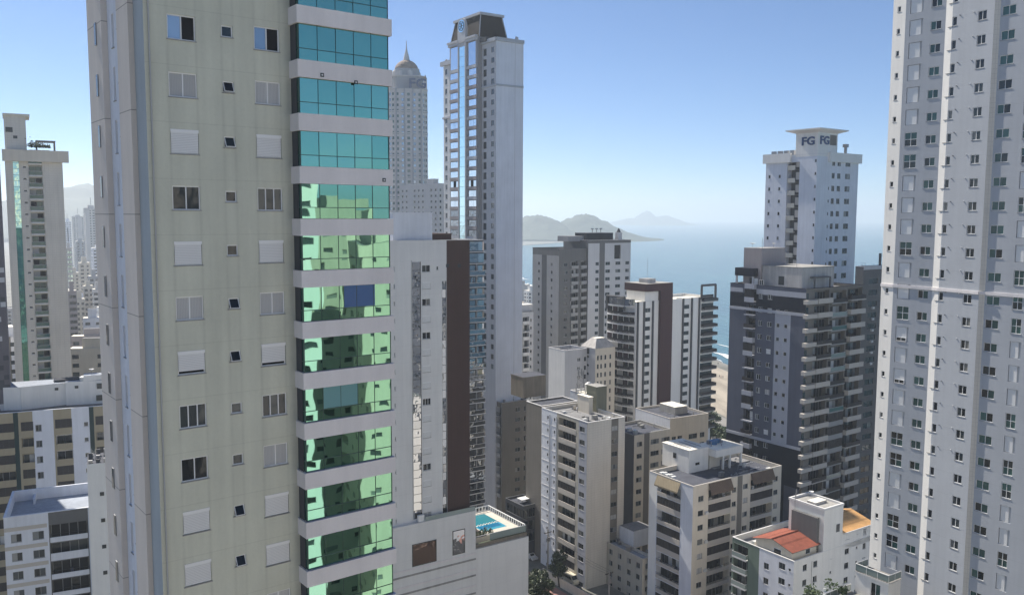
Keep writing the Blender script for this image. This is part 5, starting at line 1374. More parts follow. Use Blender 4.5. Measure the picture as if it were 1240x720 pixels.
def small_whites():
    # slice of building between the crowned tower and the grey tower
    B = Bld('apartment_building', 'pale block with stacked balconies squeezed between the crowned tower and the grey tower', 'apartment building', 632, 378, 325, uL=620, uR=646, ang=30, mat='light_grey', Lb=10)
    zs = [B.zt-3.2-3.0*i for i in range(12)]; B.balc('R', (633, 640.5), [z-1.2 for z in zs], 3.0, styles=['solid', 'rail'], slab='slab_white', vref=400, pr=.4)
    B.win('R', (642, 644), zs, 1.3, vref=400, style='single'); B.roof('roof_dark', ph=.5, cap='dark_grey'); B.block(1, 6, 2, 6, B.zt-.4, B.zt+2.4, 'light_grey', name='lift_room', top='roof_pale', cap=.1); B.finish()
    B = Bld('apartment_building', 'plain white block with a blind curved-corner wall in front of the grey tower', 'apartment building', 684, 424.5, 282, uL=680.5, uR=711, ang=34, mat='light_grey', matL='white', Lb=9)
    zs = [B.zt-3.5-3.0*i for i in range(10)]; B.win('R', (699, 703), zs, 1.2, vref=440, pane='pane_mix'); B.win('R', (707, 710), zs, 1.6, vref=440, pane='pane_dark', style='single'); B.roof('roof_dark', ph=.8, cap='slab_white'); clutter(B, 4, B.zt-.8, 1, 6, 1, 7, 4); B.finish()
    B = Bld('apartment_building', 'white block with a sloping pale attic roof and slim windows, behind the rooftop lattice mast', 'apartment building', 721, 422, 284, uL=704, uR=745, ang=34, mat='cream', matL='light_grey')
    z = B.zt; zs = [z-3.2-2.9*i for i in range(10)]
    for us in ((723, 725), (727, 729), (732, 734), (738, 740)): B.win('R', us, zs, 1.5, vref=437, style='single', pane='pane_dark', fr='frame_dark')
    B.win('L', (708, 713), zs[:6], .9, vref=434, style='slide', pane='pane_dark')
    m = MB(); a, b = B.La, B.Lb; i_ = 2.4; lo = [(-.2, -.2), (a+.2, -.2), (a+.2, b+.2), (-.2, b+.2)]; hi = [(i_, i_), (a-i_, i_), (a-i_, b-i_), (i_, b-i_)]
    for k in range(4): m.quad((*lo[k], z+.01), (*lo[(k+1) % 4], z+.01), (*hi[(k+1) % 4], z+3.0), (*hi[k], z+3.0), 'weathered')
    m.poly([(*p, z+3.0) for p in hi], 'roof_pale'); link('attic_roof', m.mesh('attic_roof'), B.root)
    m = MB(); m.box(a*.0-.05, -.003+.0, 3.2, b-2.2, z-2.2, z-.3, 'pane_dark'); link('strip_window', m.mesh('strip_window'), B.root); B.finish()
    # bluish low block carrying the lattice mast
    B = Bld('apartment_building', 'low bluish-white block carrying the lattice mast, behind the two roof boxes', 'apartment building', 708, 477, 250, uL=690.5, uR=734, ang=34, mat='white_blue', matL='white_blue')
    z = B.zt; B.roof('roof_pale', ph=.5); tank(B.root, B.La-3.5, 4, z-.5, 1.2, 3.0, 'ac_white'); clutter(B, 7, z-.5, 1, B.La-2, 1, B.Lb-1, 6)
    B.finish()
    mx, my = B.W(.8, 3.0); rt = empty('lattice_mast', (mx, my, z-.5), 0); tag(rt, 'dark steel lattice mast standing on the bluish low block', 'telecom mast')
    m = MB(); H = 6.8; w0, w1 = 1.5, .45
    for k in range(4):
        sx, sy = ((-1, -1), (1, -1), (1, 1), (-1, 1))[k]; m.bar((sx*w0, sy*w0, 0), (sx*w1, sy*w1, H), .09, 'metal_grey', 4)
    for i in range(6):
        za, zb = i*H/6, (i+1)*H/6; ra, rb = lerp(w0, w1, i/6), lerp(w0, w1, (i+1)/6); c = [(-1, -1), (1, -1), (1, 1), (-1, 1)]
        for k in range(4): p, q = c[k], c[(k+1) % 4]; m.bar((p[0]*ra, p[1]*ra, za), (q[0]*rb, q[1]*rb, zb), .05, 'metal_grey', 4); m.bar((q[0]*ra, q[1]*ra, za), (p[0]*rb, p[1]*rb, zb), .05, 'metal_grey', 4)
    link('lattice', m.mesh('lattice'), rt)
    for k in range(5): a = 1.25*k; m = MB(); m.box(.9*cos(a)-.15, .9*cos(a)+.15, .9*sin(a)-.15, .9*sin(a)+.15, H-1.6+.2*k, H+.2+.2*k, 'frame_grey'); link('panel_antenna', m.mesh('panel_antenna'), rt)
small_whites()

# ---- white pair with maroon core
def maroon_pair():
    B = Bld('apartment_building', 'white block by the beach with a maroon lift core, dark fins and curved balconies', 'apartment building', 770.5, 366, 286, uL=735, uR=864, ang=37, mat='bright_white', matL='white')
    z = B.zt; zr = B.rows('R', 783, 375.5, 484.5, 11, 4); dz = B.dz
    def t(u): return B.hit('R', u, 400)[0]
    for us in ((781, 787), (826.5, 834)):
        B.win('R', us, zr, 1.35, vref=400, style='three', pane='pane_dark', fr='frame_dark')
    for u in (770.8, 778.5, 789, 825.5, 836, 845): 
        a = t(u); m = MB(); m.box(a, a+.55, -.5, -.003, 0, z+.1, 'frame_dark' if 0 else 'dark_grey'); B.put('fin', 'R', 0, 0, m)
    for u0, u1 in ((776.5, 779), (789.5, 791.5), (824, 826), (836.5, 839)):
        for i, zz in enumerate(zr):
            a, b = t(u0), t(u1); m = MB(); m.box(a, b, -.3, -.003, zz-.75, zz-.5, 'dark_grey')
    # maroon core
    a, b = t(797), t(811.5); m = MB(); m.box(a, b, -.9, 8, 0, z+3.4, 'maroon'); link('lift_core', m.mesh('lift_core'), B.root)
    a2, b2 = t(780.5), t(810.5); zc = z+3.41
    m = MB(); m.box(a2+.2, b2-.2, .2, 9, z+.02, zc-.05, 'bright_white'); m.box(a2-.4, b2+.3, -.95, 9.5, zc, zc+2.6, 'maroon', 'concrete'); m.box(a2+3, a2+7, 2, 6, zc+2.61, zc+4.0, 'weathered', 'concrete'); link('core_cap', m.mesh('core_cap'), B.root)
    antenna(B.root, a2+5, 4, zc+4, 7)
    # windows in the neck, right balconies
    ar, br = t(848.5), t(864)
    for i, zz in enumerate([zr[0]+dz]+zr):
        fl = zz-1.45
        m = MB(); yb = 1.4; n = 6
        m.box(ar, B.La+1.2, -1.3, 6, fl-.35, fl-.05, 'slab_grey', 'slab_grey')
        m.box(ar, B.La+1.2, -1.3, -1.2, fl-.05, fl+.85, 'screen_dark' if i > 0 else 'frame_dark'); m.box(B.La+1.1, B.La+1.2, -1.2, 6, fl-.05, fl+.85, 'screen_dark')
        m.quad((ar, -.02, fl), (B.La, -.02, fl), (B.La, -.02, fl+2.1), (ar, -.02, fl+2.1), 'pane_dark' if i else 'dark_room')
        link('balcony', m.mesh('balcony'), B.root)
    # left: rounded balcony stack
    L = B.Lb; y0, y1 = .6, L-.3; cy = (y0+y1)/2; ry = (y1-y0)/2
    def curve(out): return [(-.02-out*max(0, 1-abs(q)**3.2), cy+ry*q) for q in [x/8 for x in range(-8, 9)]]
    for i, zz in enumerate(zr):
        fl = zz-1.45; m = MB(); cv = curve(2.3)
        pl = [(-.003, y0)]+[c for c in cv]+[(-.003, y1)]
        pl = pl[::-1]
        m.prism(pl, fl-.45, fl-.05, 'slab_white')
        cv2 = curve(2.25)
        for (p, q) in zip(cv2, cv2[1:]): m.quad((*q, fl+.42), (*p, fl+.42), (*p, fl+1.0), (*q, fl+1.0), 'screen_dark'); m.quad((*q, fl-.05), (*p, fl-.05), (*p, fl+.42), (*q, fl+.42), 'slab_white'); m.quad((*p, fl-.05), (*q, fl-.05), (*q, fl+1.0), (*p, fl+1.0), 'screen_dark')
        link('balcony', m.mesh('balcony'), B.root)
        g = MB(); rs = random.Random(i); k = 5
        for j in range(k):
            ya, yb = lerp(y0, y1, j/k)+.15, lerp(y0, y1, (j+1)/k)-.15; g.quad((-.05, yb, fl), (-.05, ya, fl), (-.05, ya, fl+2.2), (-.05, yb, fl+2.2), rs.choice(['pane_dark', 'pane_dark', 'maroon', 'curtain', 'dark_room']))
        link('balcony_doors', g.mesh('balcony_doors'), B.root)
    fl = zr[0]-1.45+dz; m = MB(); cv = curve(2.0); m.prism(([(-.003, y0)]+cv+[(-.003, y1)])[::-1], fl-.4, fl+.0, 'slab_white'); 
    for (p, q) in zip(cv, cv[1:]): m.quad((*q, fl+.02), (*p, fl+.02), (*p, fl+2.3), (*q, fl+2.3), 'mirror_dark')
    link('glazed_lounge', m.mesh('glazed_lounge'), B.root)
    # rooftop frames
    def frame(x0, y0_, x1, y1_, zz, h, nm='roof_frame'):
        m = MB(); m.box(x0-.3, x0+.3, y0_-.3, y0_+.3, zz, zz+h, 'dark_grey'); m.box(x1-.3, x1+.3, y1_-.3, y1_+.3, zz, zz+h, 'dark_grey'); m.bar((x0, y0_, zz+h), (x1, y1_, zz+h), .45, 'dark_grey', 6); link(nm, m.mesh(nm), B.root)
    frame(-1.5, L-1.5, -1.5, 4.0, z-3.2, 4.6); frame(t(848), -.2, B.La+.8, -.2, z-.8, 5.0)
    clutter(B, 8, z-.9, 22, B.La-4, 2, 9, 31)
    B.roof('roof_pale', ph=.9); B.finish()
maroon_pair()

# ---- dark blue-grey tower with cream balconies
def slate_tower():
    B = Bld('apartment_tower', 'slate-blue and navy tower with cream staggered balconies on its right side', 'apartment tower', 976.5, 350, 200, uL=884.5, uR=1045, ang=36, mat='taupe', matL='slate_blue')
    z = B.zt; zr = B.rows('L', 941, 377, 525, 10, 8); dz = B.dz
    zr = [zr[0]+2*dz, zr[0]+dz]+zr
    # navy crown band and navy base with pale separating lines
    z1, z2 = B.hit('L', 976, 381)[1], B.hit('L', 976, 545)[1]
    tw0, tw1 = B.hit('L', 938, 400)[0], B.hit('L', 957, 400)[0]; tb0, tb1 = B.hit('L', 902, 400)[0], B.hit('L', 917, 400)[0]
    B.st['L'] += [(tw0, tw1, z2, z1, 'lilac_grey'), (0, B.Lb, z1, z-2.2, 'navy'), (tw0-7, B.Lb, z-2.2, z-.9, 'lilac_grey'), (0, 4, z-2.0, z-1.0, 'lilac_grey'), (0, B.Lb, -1, z2, 'navy')]
    tq = B.hit('L', 950, 560)[0]; B.st['L'].append((tq, B.Lb, -1, B.hit('L', 960, 590)[1], 'slate_blue'))
    for zz in (z1, z2): B.band('L', zz-.45, zz+.25, 'lilac_grey', .15)
    for u in (941.5, 951): B.win('L', u, zr[2:12], 1.0, w=.95, vref=400, style='single', name='small_window')
    B.win('L', (928.5, 934), zr[1:], 1.2, vref=400, pane='pane_mix', styles=['slide', 'curtain', 'slide', 'slide', 'shutter', 'slide'])
    B.balc('L', (903, 914.5), [q-1.4 for q in zr], dz, styles=['solid', 'closedsolid', 'rail', 'darkrail'], slab='lilac_grey', vref=400, pr=.9, dep=.8, back='slate_blue')
    B.win('L', (917.5, 922.5), zr, 1.3, vref=400, pane='pane_mix')
    # right side: three bays of balconies, staggered
    def t(u): return B.hit('R', u, 430)[0]
    n = 17; d3 = dz
    for i in range(n):
        fl = z-3.3-d3*i; rs = random.Random(i*7)
        for j, (ua, ub, pr, stl, slab) in enumerate(((984, 1001.5, 1.1, 'solid', 'slab_cream'), (1003, 1022, .45, 'mix', 'slab_grey'), (1023.5, 1041, 1.1, 'solid', 'slab_cream'))):
            q = stl
            if stl == 'mix': q = rs.choice(['darkrail', 'palerail', 'closedsolid', 'darkrail', 'glassrail'])
            elif rs.random() < .3: q = 'darkrail'
            B.balc('R', (ua, ub), [fl-(.5 if j == 1 else 0)], d3, style=q, pr=pr, dep=1.1, slab=slab, vref=430, back='taupe', door='pane_mix')
        # wrap-round corner ledge
        m = MB(); m.box(-.95, t(983.5), -1.1, -.005, fl-.22, fl+.72, 'slab_cream') if i % 1 == 0 else None
        m2 = link('corner_ledge', m.mesh('corner_ledge'), B.root)
        m = MB(); m.box(-.02-.02, .9, -.06, -.004, fl+.9, fl+2.3, 'pane_dark'); link('corner_window', m.mesh('corner_window'), B.root)
    B.roof('roof_grey', ph=.7, cap='navy')
    # weathered penthouse storeys
    zP = z-.69
    x0, y0 = B.loc(987, 349, z); zt2 = B.hit('R', 990, 317)[1]
    m = MB(); m.box(2.4, 15.2, 3.0, 14.5, zP, z+4.6, 'weathered', 'concrete'); m.box(2.3, 15.3, 2.9, 14.6, z+4.603, z+4.85, 'concrete', 'concrete'); ph = link('penthouse', m.mesh('penthouse'), B.root)
    m = MB(); m.box(2.35, 2.397, 8, 9.6, z+.3, z+2.4, 'frame_dark'); link('window', m.mesh('window'), ph); m = MB(); m.box(5.5, 12, 1.6, 2.99, z+2.2, z+2.5, 'mid_grey'); m.box(5.5, 5.8, 1.6, 1.9, zP, z+2.2, 'mid_grey'); m.box(11.7, 12, 1.6, 1.9, zP, z+2.2, 'mid_grey'); link('pergola', m.mesh('pergola'), ph)
    m = MB(); m.box(2.0, 11.5, 14.6, 20, zP, z+9.0, 'pinkish', 'concrete'); ph2 = link('tank_room', m.mesh('tank_room'), B.root)
    m = MB(); m.box(.4, 8, 15.5, B.Lb-1.0, z+2.0, z+4.0, 'navy', 'navy')
    for x, y in ((.7, 15.9), (.7, B.Lb-1.4), (7.6, B.Lb-1.4)): m.box(x-.2, x+.2, y-.2, y+.2, zP, z+2.0, 'light_grey')
    link('roof_canopy', m.mesh('roof_canopy'), B.root)
    dish(B.root, 4, 19, z+9.0, .9); dish(B.root, 8.5, 16, z+9.0); antenna(B.root, 2.6, 14.9, z+9, 2.5); antenna(B.root, 3.0, 5.0, z+4.8, 1.8)
    B.finish()
slate_tower()

def sign_tower():
    B = Bld('apartment_tower', 'white tower with a blue-lettered flat-topped roof box, right of centre', 'apartment tower', 990, 186, 240, uL=928, uR=1040, ang=36, mat='white_blue', matL='white_blue')
    z = B.zt; zr = B.rows('R', 1003, 212.5, 304.5, 7, 3); dz = B.dz; zr = [zr[0]+dz]+zr
    B.win('R', (1006, 1009.5), zr, 1.5, vref=245, style='slide', pane='pane_dark', fr='frame_grey'); B.win('R', (1012.5, 1016.5), zr, 1.5, vref=245, pane='pane_dark', fr='frame_grey'); B.win('R', (1022, 1028), zr, 1.5, vref=245, pane='pane_mix', fr='frame_grey')
    B.win('R', 1002.8, zr[2:], .8, w=.5, vref=245, style='single', name='small_window', fr='frame_grey')
    for u in (986, ): B.win('L', u, [q+.4 for q in zr], .8, w=.55, vref=245, style='single', name='small_window', fr='frame_grey')
    for u in (928.8+2, 943): B.win('L', u, zr[1:], .9, w=.7, vref=245, style='single', name='small_window', fr='frame_grey')
    # recessed stair and balcony column on the left face
    ta, tb = B.hit('L', 952, 240)[0], B.hit('L', 967, 240)[0]
    B.op['L'].append((ta, tb, 40, z-2, 2.2, 'mid_grey'))
    for q in zr:
        m = MB(); fl = q-1.6; m.box(ta+.1, ta+(tb-ta)*.62, .3, 2.1, fl-.2, fl, 'slab_cream'); m.box(ta+.1, ta+(tb-ta)*.62, .2, .32, fl-.3, fl+1.0, 'cream'); m.box(ta+(tb-ta)*.62, tb-.1, .6, .75, fl+.5, fl+2.6, 'slab_cream'); B.put('stair_landing', 'L', 0, 0, m)
    # parapet crown: projecting cornice on both ends
    te = B.hit('L', 957, 240)[0]
    B.band('L', z-2.0, z+.6, 'white', .7, t0=-.7, t1=te, name='cornice'); B.band('R', z-2.0, z+.6, 'white', .7, t0=B.hit('R', 1001, 240)[0], t1=B.La+.7, name='cornice')
    B.roof('roof_grey', ph=.5)
    # raised sign box with projecting flat roof
    yl = B.Lb-B.hit('L', 963, 200)[0]; xr = B.hit('R', 1013, 200)[0]; zs = z_of(*B.W(0, 0), 160)
    m = MB(); m.box(-.04, xr, -.04, yl, z-.6, zs, 'white'); bx = link('sign_box', m.mesh('sign_box'), B.root)
    m = MB(); q = 2.1; m.poly([(-q, -q, zs+1.0), (xr+q, -q, zs+1.0), (xr+q, yl+q, zs+1.0), (-q, yl+q, zs+1.0)], 'white')
    lo = [(-.04, -.04), (xr, -.04), (xr, yl), (-.04, yl)]; hi = [(-q, -q), (xr+q, -q), (xr+q, yl+q), (-q, yl+q)]
    for k in range(4): m.quad((*lo[k], zs), (*lo[(k+1) % 4], zs), (*hi[(k+1) % 4], zs+.7), (*hi[k], zs+.7), 'band_white'); m.quad((*hi[k], zs+.7), (*hi[(k+1) % 4], zs+.7), (*hi[(k+1) % 4], zs+1.0), (*hi[k], zs+1.0), 'white')
    link('flat_roof', m.mesh('flat_roof'), bx)
    t0, zz = B.hit('L', 972.5, 176); sign(bx, B.face('L'), t0-.5, zz, 3.1, out=.1); t0, zz = B.hit('R', 991.8, 174); sign(bx, B.face('R'), t0+.2, zz, 3.1, out=.1)
    t0, zz = B.hit('R', 1009, 170); m = MB(); m.box(t0-1.6, t0+1.5, -.09, -.045, zz-1.4, zz+1.4, 'taupe'); link('grille', m.mesh('grille'), bx)
    g = MB(); g.box(B.La-5, B.La-4.4, 1, 1.6, z, z+2.5, 'metal_grey'); g.box(B.La-5.3, B.La-4.1, .7, 1.9, z+2.5, z+3.4, 'metal_grey'); link('warning_lamp', g.mesh('warning_lamp'), B.root)
    clutter(B, 6, z-.4, 1, 5, yl+2, B.Lb-1, 3)
    for i in range(4): g = MB(); g.box(2+i*.1, 3, yl+2+i*2.2, yl+3.4+i*2.2, z-.4, z+1.6, 'metal_grey'); link('vent_box', g.mesh('vent_box'), B.root)
    B.finish()
sign_tower()

def rear_grey():
    B = Bld('apartment_tower', 'plain grey tower with one column of wide windows, beside the right tower', 'apartment tower', 1046, 323, 228, uL=1036, uR=1085, ang=34, mat='mid_grey')
    zr = [B.zt-4.0-3.03*i for i in range(24)]
    B.win('R', (1050.5, 1061), zr, 1.5, vref=380, style='slide', fr='frame_dark', pane='pane_dark'); B.band('R', B.zt-.8, B.zt+.2, 'light_grey', .2)
    B.roof('roof_dark', ph=.4); g = MB(); g.box(B.La*.55, B.La*.55+.5, .5, 1, B.zt, B.zt+3.4, 'dark_grey'); link('chimney', g.mesh('chimney'), B.root); clutter(B, 4, B.zt-.4, 1, B.La*.5, 1, 4, 17)
    for i, q in enumerate(zr[2:8]): 
        t_ = B.hit('R', 1055, 400)[0]; g = MB(); g.box(t_-.5, t_+.4, -.5, -.02, q-1.35, q-.8, 'ac_white'); B.put('air_conditioner', 'R', 0, 0, g)
    B.finish()
rear_grey()

# ================================================================== left side of the view
def left_cream_tower():
    B = Bld('apartment_tower', 'cream tower with green-glass balconies and a roof garden, at the left edge', 'apartment tower', 5, 182, 213, uL=-8, uR=75, ang=30, mat='beige_tile', La=None)
    z = B.zt
    def t(u): return B.hit('R', u, 262)[0]
    zr = B.rows('R', 48, 193, 292, 8, 14); dz = B.dz
    B.balc('R', (36, 52.5), [q-1.1 for q in zr], dz, style='glassrail', slab='slab_white', vref=235, dep=1.4, door='pane_teal', pr=.3)
    B.win('R', (29, 33.5), [q+.9 for q in zr], .5, vref=235, style='single', name='small_window')
    # tall curtain strip: pale green above, bottle green below
    a, b = t(18.5), t(26); B.op['R'].append((a, b, 20, z-1.5, .3, 'dark_grey'))
    zz = z-1.5; i = 0; zc = B.hit('R', 24, 269)[1]
    while zz > 22:
        g = MB(); g.quad((a+.03, .15, zz-dz/2+.04), (b-.03, .15, zz-dz/2+.04), (b-.03, .15, zz), (a+.03, .15, zz), 'mirror_side' if zz < zc else 'glass_mint'); g.box(a, b, .10, .14, zz-.04, zz+.04, 'frame_green'); B.put('curtain_wall', 'R', 0, 0, g); zz -= dz/2; i += 1
    B.band('R', z-2.6, z+.2, 'cream', 1.6, t0=-.5, t1=B.La+1.4, name='cornice')
    B.roof('roof_grey', ph=.4)
    x1 = t(36.5); zt2 = z_of(*B.W(x1*.5, 1), 141)
    m = MB(); m.box(.2, x1, .5, 9, z-.39, zt2, 'beige_tile', 'roof_grey'); m.box(.0, x1+.9, .0, 9.4, zt2+.003, zt2+.6, 'cream'); p_ = link('penthouse', m.mesh('penthouse'), B.root)
    for uu, vv, w in ((11, 157, .75), (18.5, 166, .45)): tt, zq = B.hit('R', uu, vv, -.5); m = MB(); m.box(tt-w, tt+w, .45, .497, zq-w*.8, zq+w*.8, 'frame_dark'); link('window', m.mesh('window'), p_)
    rs = random.Random(2)
    for i in range(5):
        cx = x1+.9+i*.9; m = MB(); m.box(cx-.4, cx+.4, .2, .8, z-.3, z+.4, 'concrete')
        for k in range(110): c = Vector((cx+rs.gauss(0, .4), .5+rs.gauss(0, .35), z+1.0+abs(rs.gauss(0, .7-.08*i)))); q = Vector((rs.gauss(0, 1), rs.gauss(0, 1), rs.gauss(0, 1))).normalized()*.22; r = q.orthogonal().normalized()*.14; m.quad(c-q, c-r, c+q, c+r, 'leaf_b')
        o = link('roof_plant', m.mesh('roof_plant')); o.location = (B.x, B.y, 0); o.rotation_euler.z = B.g
        tag(o, 'leafy planter in the roof garden of the cream tower', 'planter', 'roof garden planters')
    m = MB(); m.box(x1+2, x1+6.4, 2, 6, z+2.6, z+2.9, 'taupe'); 
    for xx in (x1+2.2, x1+6.2): m.box(xx-.15, xx+.15, 2.1, 2.4, z-.39, z+2.6, 'taupe'); m.box(xx-.15, xx+.15, 5.6, 5.9, z-.39, z+2.6, 'taupe')
    link('roof_pergola', m.mesh('roof_pergola'), B.root)
    B.finish()
glass('glass_mint', [(0, (.60, .80, .68)), (.5, (.68, .86, .74)), (.8, (.52, .72, .62))], rough=.08, wob=.03, metal=.9)
left_cream_tower()
def checker_tower():
    X, Y = -.5905*166, 166.
    B = Bld('apartment_tower', 'dark violet-grey tower edge with a chequered tile pattern, at the extreme left', 'apartment tower', 0, 0, 0, xy=(X-9, Y-5), zt=118, La=10.3, Lb=6, ang=29, mat='checker', uL=0, uR=0)
    rs = random.Random(6); zz = 88+4
    for j in range(70):
        for i in range(4):
            pr = .05+.5*min(1, max(0, (j-14)/26))
            zq = 92-j*.95
            if rs.random() < pr: B.st['R'].append((B.La-.9*(i+1)-.05, B.La-.9*i-.05, zq-.95, zq, 'light_grey' if rs.random() < .5 else 'dark_grey'))
    B.roof(); B.finish()
checker_tower()
def banded_block():
    B = Bld('apartment_building', 'white and sand-banded block with dark green strips and a long white rooftop volume, lower left', 'apartment building', -30, 503, 160, uL=-25, uR=150, ang=24, Lb=11, mat='sand_band', matL='sand_band')
    z = B.zt; zr = B.rows('R', 46, 518, 575, 4, 8); dz = B.dz
    def st(f, a, b, m): 
        t0, t1 = B.hit(f, a, 540)[0], B.hit(f, b, 540)[0]; B.st[f].append((t0, t1, -1, 999, m))
    st('R', 41, 66, 'white_blue'); st('R', 88, 109.5, 'white_blue'); st('R', 109.5, 115, 'bottle_green')
    st('R', 17.5, 23.5, 'bottle_green'); D = B.hit('R', 24, 500)[0]
    B.win('R', (43, 50.5), zr, 1.3, vref=520, pane='pane_mix', fr='frame_grey'); B.win('R', 104.5, zr, .9, w=.8, vref=520, style='single', name='small_window')
    fl = [q-1.3 for q in zr]
    B.balc('R', (25.5, 40.5), fl, dz, styles=['closedsolid', 'solid', 'solid', 'closedsolid'], slab='sand_band', vref=520, back='sand_band'); B.balc('R', (67, 87.5), fl, dz, styles=['closedsolid', 'solid', 'solid', 'closedsolid'], slab='sand_band', vref=520, back='white'); B.balc('R', (116, 140), fl, dz, styles=['closedsolid', 'solid'], slab='sand_band', vref=520)
    B.balc('R', (-26, 17), fl, dz, styles=['closedsolid', 'closedsolid', 'closedsolid', 'solid'], slab='sand_band', vref=520)
    B.roof('mid_grey', ph=.25, cap='white_blue')
    zq = z-.24
    x0, y0 = B.loc(23, 499, z); 
    m = MB(); m.prism([(D-3.5, 4.1), (D-.02, 3.2), (D-.02, 9.8), (D-3.5, 9.8)], zq, z+4.3, 'white', 'roof_blue'); m.prism([(D, 3.2), (D+7.7, 5.1), (D+7.7, 9.8), (D, 9.8)], zq, z+4.3, 'white', 'roof_blue')
    m.prism([(D+7.72, 4.5), (D+16, 3.4), (D+16, 9.5), (D+7.72, 9.8)], zq, z+4.5, 'white', 'roof_blue'); p_ = link('rooftop_volume', m.mesh('rooftop_volume'), B.root)
    for (x, zz, w) in ((6.1, z+3.2, .32), (9.7, z+3.4, .32), (14.1, z+3.4, .7), (13.9, z+1.0, .7)):
        y = 3.2+x*.247 if x < 7.7 else 4.5-(x-7.72)*.133; x += D; m = MB(); m.box(x-w, x+w, y-.14, y+.06, zz-w*.8, zz+w*.8, 'frame_dark'); link('window', m.mesh('window'), p_)
    m = MB(); m.box(D+5.5, D+10.5, 6, 9, z+4.52, z+4.7, 'navy'); link('solar_panel', m.mesh('solar_panel'), p_)
    m = MB(); m.box(D+11, D+15, 4, 7, z+4.51, z+5.6, 'white', 'roof_blue'); link('stair_head', m.mesh('stair_head'), p_)
    tank(B.root, D+11, 4.8, z+4.5, .8, 1.0, 'ac_white'); dish(B.root, D+15, 4.4, z+4.5, .8); dish(B.root, D+12.5, 5, z+5.6); clutter(B, 10, zq, D+17, B.La-1, 1, 8, 19)
    B.finish()
banded_block()
def white_terrace_block():
    B = Bld('apartment_building', 'white block with a walled pale roof terrace and a tall white stair tower, bottom left', 'apartment building', 4, 627, 128, uL=-12, uR=150, ang=25, Lb=14, mat='white_blue')
    z = B.zt; zr = [z-3.4-2.98*i for i in range(10)]
    B.win('R', (13, 26), zr, 1.3, vref=645, pane='pane_mix', fr='frame_grey'); B.win('R', (39, 53), zr, 1.3, vref=641, pane='pane_mix', fr='frame_grey')
    for i, q in enumerate(zr): B.band('R', q+1.15, q+1.75, 'slab_cream', .04, 0, B.hit('R', 57, 640)[0], name='wall_band')
    B.balc('R', (60, 106), [q-1.2 for q in zr], 2.98, styles=['solid_rail', 'solid', 'solid_rail'], slab='white_blue', vref=637, dep=1.3, back='taupe')
    a, b = B.hit('R', 59, 640)[0], B.hit('R', 107, 636)[0]; B.st['R'].append((a, b, -1, 999, 'mid_grey'))
    B.roof('roof_blue', ph=1.7, cap='white_blue', th=.3)
    m = MB(); x, y = B.loc(42, 604, z-1.7); m.box(.35, x, y, y+.3, z-1.69, z-.5, 'white_blue'); m.box(x, x+.3, y-3, y+.3, z-1.69, z-.7, 'white_blue'); link('low_wall', m.mesh('low_wall'), B.root)
    ta, tb = B.hit('R', 107, 600)[0], B.hit('R', 134, 600)[0]; zt = z_of(*B.W(ta, 0), 560)
    m = MB(); m.box(ta, tb, -.9, 5.5, 0, zt, 'bright_white', 'roof_dark'); tw = link('stair_tower', m.mesh('stair_tower'), B.root)
    for k in range(6): m = MB(); zz = zt-5.0-4.3*k; xx = lerp(ta, tb, .62); m.box(xx-.3, xx+.3, -.97, -.902, zz-.3, zz+.3, 'frame_dark'); link('small_window', m.mesh('small_window'), tw)
    rs = random.Random(4)
    for i in range(9): m = MB(); x, y = lerp(ta+.5, tb-.5, (i % 3)/2), -.3+2.2*(i//3)+rs.uniform(-.3, .3); m.box(x-.3, x+.3, y-.2, y+.2, zt+.003, zt+rs.uniform(.4, 1.1), 'dark_grey' if i % 2 else 'metal_grey'); link('roof_unit', m.mesh('roof_unit'), tw)
    antenna(B.root, ta+1.2, 1, zt, 1.8); antenna(B.root, ta+.6, 3, zt, 1.4)
    B.finish()
white_terrace_block()

